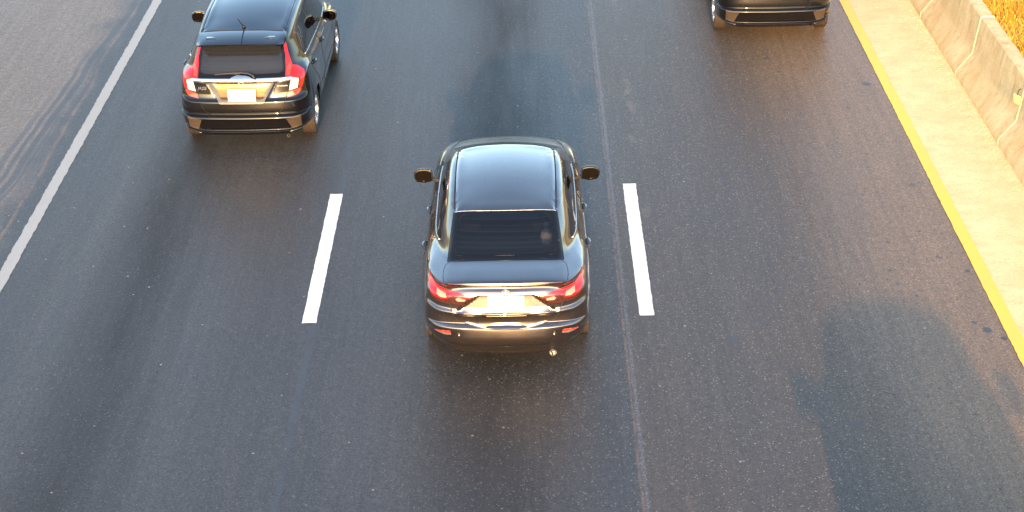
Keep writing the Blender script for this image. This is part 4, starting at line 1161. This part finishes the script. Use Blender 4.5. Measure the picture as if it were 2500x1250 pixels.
c.patch('windscreen', ws, 'F', ['gloss', 'glass'], None, .003, .01, .04, inner=shrink(ws, .03)); c.holes.append(('F', shrink(ws, .028)))
c.patch('grille', rounded([(.45, .70), (-.45, .70), (-.40, .62), (.40, .62)], .03), 'F', 'plastic', None, .004, .01, .04)
# plate recess panel, frame and plate
c.patch('plate_recess', [(-.37, .880), (-.265, .706), (.262, .706), (.355, .880)], 'R', 'sunglow_panel', tg, .004, .004, .02)
c.patch('plate_frame', [(-.432, .905), (-.290, .672), (-.26, .662), (.24, .662), (.268, .672), (.410, .905), (.362, .900), (.262, .712), (.24, .704), (-.25, .704), (-.272, .712), (-.378, .900)], 'R', 'greyframe', tg, .006, .006, .018)
bar = [(-.612, .966), (-.36, .972), (-.14, .972), (-.10, .990), (-.055, 1.002), (.055, 1.002), (.10, .990), (.14, .972), (.36, .972), (.618, .968), (.610, .934), (.42, .912), (.20, .900), (-.20, .900), (-.42, .912), (-.604, .934)]
cb = c.patch('chrome_bar', bar, 'R', 'chrome', tg, .012, .014, .018)
m = MB(); m.tube([(.042*math.cos(a/24*6.2832)*(1 if abs(math.cos(a/24*6.2832)) < .8 else .92), 0, .034*math.sin(a/24*6.2832)) for a in range(24)], .004, 6, 0, Matrix.Translation((0, .085, .950)), True)
for x in (-.020, .020): m.tube([(x, 0, -.022), (x*.85, 0, 0), (x, 0, .022)], .004, 6, 0, Matrix.Translation((0, .083, .950)))
m.tube([(-.018, 0, 0), (.018, 0, 0)], .004, 6, 0, Matrix.Translation((0, .083, .950)))
m.build('emblem', 'chrome', cb)
m = MB(); m.box((0, 0, 0), (.345, .010, .155), 0, Matrix.Translation((-.002, .070, .772)) @ Matrix.Rotation(R(-12), 4, 'X'), .004); m.build('number_plate', 'plate', c.root)
def text(parent, name, s, size, loc, rot, mat, shear=0.0):
    cu_ = bpy.data.curves.new(name, 'FONT'); cu_.body = s; cu_.size = size; cu_.extrude = .002; cu_.align_x = 'CENTER'; cu_.align_y = 'CENTER'; cu_.shear = shear; cu_.offset = .0008
    o = bpy.data.objects.new(name, cu_); COL.objects.link(o)
    me = bpy.data.meshes.new_from_object(o.evaluated_get(bpy.context.evaluated_depsgraph_get())); bpy.data.objects.remove(o)
    me.materials.clear(); me.materials.append(MAT[mat])
    o = bpy.data.objects.new(name, me); COL.objects.link(o); o.location = loc; o.rotation_euler = rot; o.parent = parent; return o
text(tg, 'badge', 'JAZZ', .050, (-.500, .128, .848), (R(88), 0, R(-9)), 'chrome', .3)
m = MB()
for k in range(8): m.box((.445+.0165*k, .122+.0026*k, .866), (.012, .004, .018), 0, None, .0015)
m.build('badge', 'chrome', tg)
tubeline(c, c.root, 'bumper_trim', [('R', -.44, .289), ('R', 0, .289), ('R', .44, .289)], .006, 'gloss', .003)
tubeline(c, c.root, 'bumper_seam', [('R', -.463, .53), ('R', -.44, .505), ('R', -.40, .497), ('R', 0, .492), ('R', .40, .497), ('R', .44, .505), ('R', .463, .53)], .003, 'seam', 0)
# wiper
m = MB(); P = []
for (x, z, o_) in ((.175, .972, .03), (.15, .99, .045), (.09, 1.012, .045), (.0, 1.022, .035), (-.12, 1.022, .022), (-.31, 1.010, .012)):
    p, n = c.hit('R', x, z); P.append(p+n*o_)
m.tube(P, [.016, .014, .011, .009, .008, .006], 8)
P = [c.hit('R', x, z) for x, z in ((-.02, 1.016), (-.15, 1.018), (-.33, 1.008))]
m.tube([p+n*.008 for p, n in P], .007, 6); p, n = c.hit('R', .175, .965); m.ball(p+n*.02, (.022, .02, .018))
m.build('rear_wiper', 'plastic', c.root)
# roof spoiler: a lofted wing
N = 28; vs = []
for i in range(N+1):
    x = -.545+1.09*i/N; t = abs(x)/.545; e = max(0, (t-.86)/.14)
    zf_ = c.hit('T', max(-.46, min(.46, x)), .56)[0].z - .008*max(0, abs(x)-.46)/.085
    yr = .165+.020*t*t+.11*e**2; zr_ = 1.408-.012*t*t-.030*e
    yf_ = .545+.03*t; zb = zf_-.045
    sec = [(yf_, zf_+.003), (yf_-.11, zf_+.004), ((yr+yf_-.11)*.5, (zr_+zf_)*.5+.006), (yr+.03, zr_+.006), (yr, zr_-.001), (yr+.003, zr_-.020), (yr+.05, zr_-.034), (yr+.15, zr_-.040), (yf_-.06, min(zb, zr_-.03)), (yf_, zb)]
    for (y, z) in sec: vs.append((x, y, z))
K = 10; fs = []
for i in range(N):
    for k in range(K): fs.append((i*K+k, i*K+(k+1) % K, (i+1)*K+(k+1) % K, (i+1)*K+k))
fs += [tuple(range(K))[::-1], tuple(range(N*K, N*K+K))]
m = MB(); m.add(vs, fs)
sp = m.build('roof_spoiler', 'blackpaint', c.root, sharp=38)
for x in (-.36, .36):
    m = MB(); m.box((x, .36, 1.423), (.13, .08, .012), 0, Matrix.Identity(4), .007); m.build('spoiler_block', 'blackpaint', sp)
m = MB(); P = []
for k in range(13):
    x = -.50+k/12; p, n = c.hit('T', x, .585+.03*abs(x)); P.append(p+n*.001)
m.tube(P, .005, 6); m.build('spoiler_seam', 'seam', sp)
# aerial
p, n = c.hit('T', .0, .66)
m = MB(); m.ball(p+Vector((0, 0, .010)), (.022, .03, .022)); m.tube([p+Vector((0, -.01, .015)), p+Vector((-.01, -.10, .085)), p+Vector((-.022, -.25, .20))], [.009, .006, .004], 8); m.build('aerial', 'plastic', c.root)
m = MB(); m.lathe([(.35, .020), (.10, .020), (.10, .017), (.3, .0005)], 'y', 24, 0, Matrix.Translation((.535, 0, .205))); m.build('exhaust_pipe', 'steel', c.root)
seats(c.root, .88, 1.72, zf=.34)
m = MB(); m.box((0, .56, .93), (1.10, .5, .02), 0, None, .008); m.build('parcel_shelf', 'cabin', c.root)

SAL_POS = (-.255, 14.03, 0); HAT_POS = (-3.575, 19.42, 0)
sal.finish([(.93, .30, .345), (3.50, .30, .345)], .3)
for (y) in (.93, 3.50):
    for s in (1, -1): wheel(sal.root, s*.735, y, .30, .185, s, 'five')
hat.finish([(.72, .295, .34), (3.23, .295, .34)], .3)
for (y) in (.72, 3.23):
    for s in (1, -1): wheel(hat.root, s*.74, y, .295, .18, s, 'five')
sal.root.location = SAL_POS; hat.root.location = HAT_POS
HATCH_YAW = -.6
hat.root.rotation_euler.z = R(HATCH_YAW)
tag(sal.root, 'dark bronze four-door saloon in the middle lane, small white toy in its rear window', 'car')
tag(hat.root, 'glossy black hatchback with tall red tail lights and roof aerial in the left lane', 'car', 'black hatchbacks on the road')
third = copy_tree(hat.root); third.location = (3.555, 22.95, 0); third.rotation_euler.z = 0
tag(third, 'black hatchback in the right lane near the yellow line, only its rear bumper showing', 'car', 'black hatchbacks on the road')
# the car that follows in the right lane, below the frame; its shadow falls on the road ahead
follow = copy_tree(sal.root); follow.location = (3.43, 6.08, 0); follow.rotation_euler.z = 0; follow.scale = (1.07, 1.07, 1.07)
tag(follow, 'dark saloon following in the right lane below the picture, only its shadow in view', 'car')
# small white toy stood on the saloon's parcel shelf
m = MB()
m.lathe([(0, .0005), (0, .045), (.02, .058), (.07, .062), (.12, .052), (.15, .034), (.165, .022), (.175, .026), (.195, .036), (.215, .032), (.232, .016), (.236, .0005)], 'z', 28)
toy = m.build('toy', 'ornament'); toy.location = (SAL_POS[0]+.405, SAL_POS[1]+.98, .977)
tag(toy, 'small round white toy standing on the parcel shelf behind the saloon rear window', 'toy')
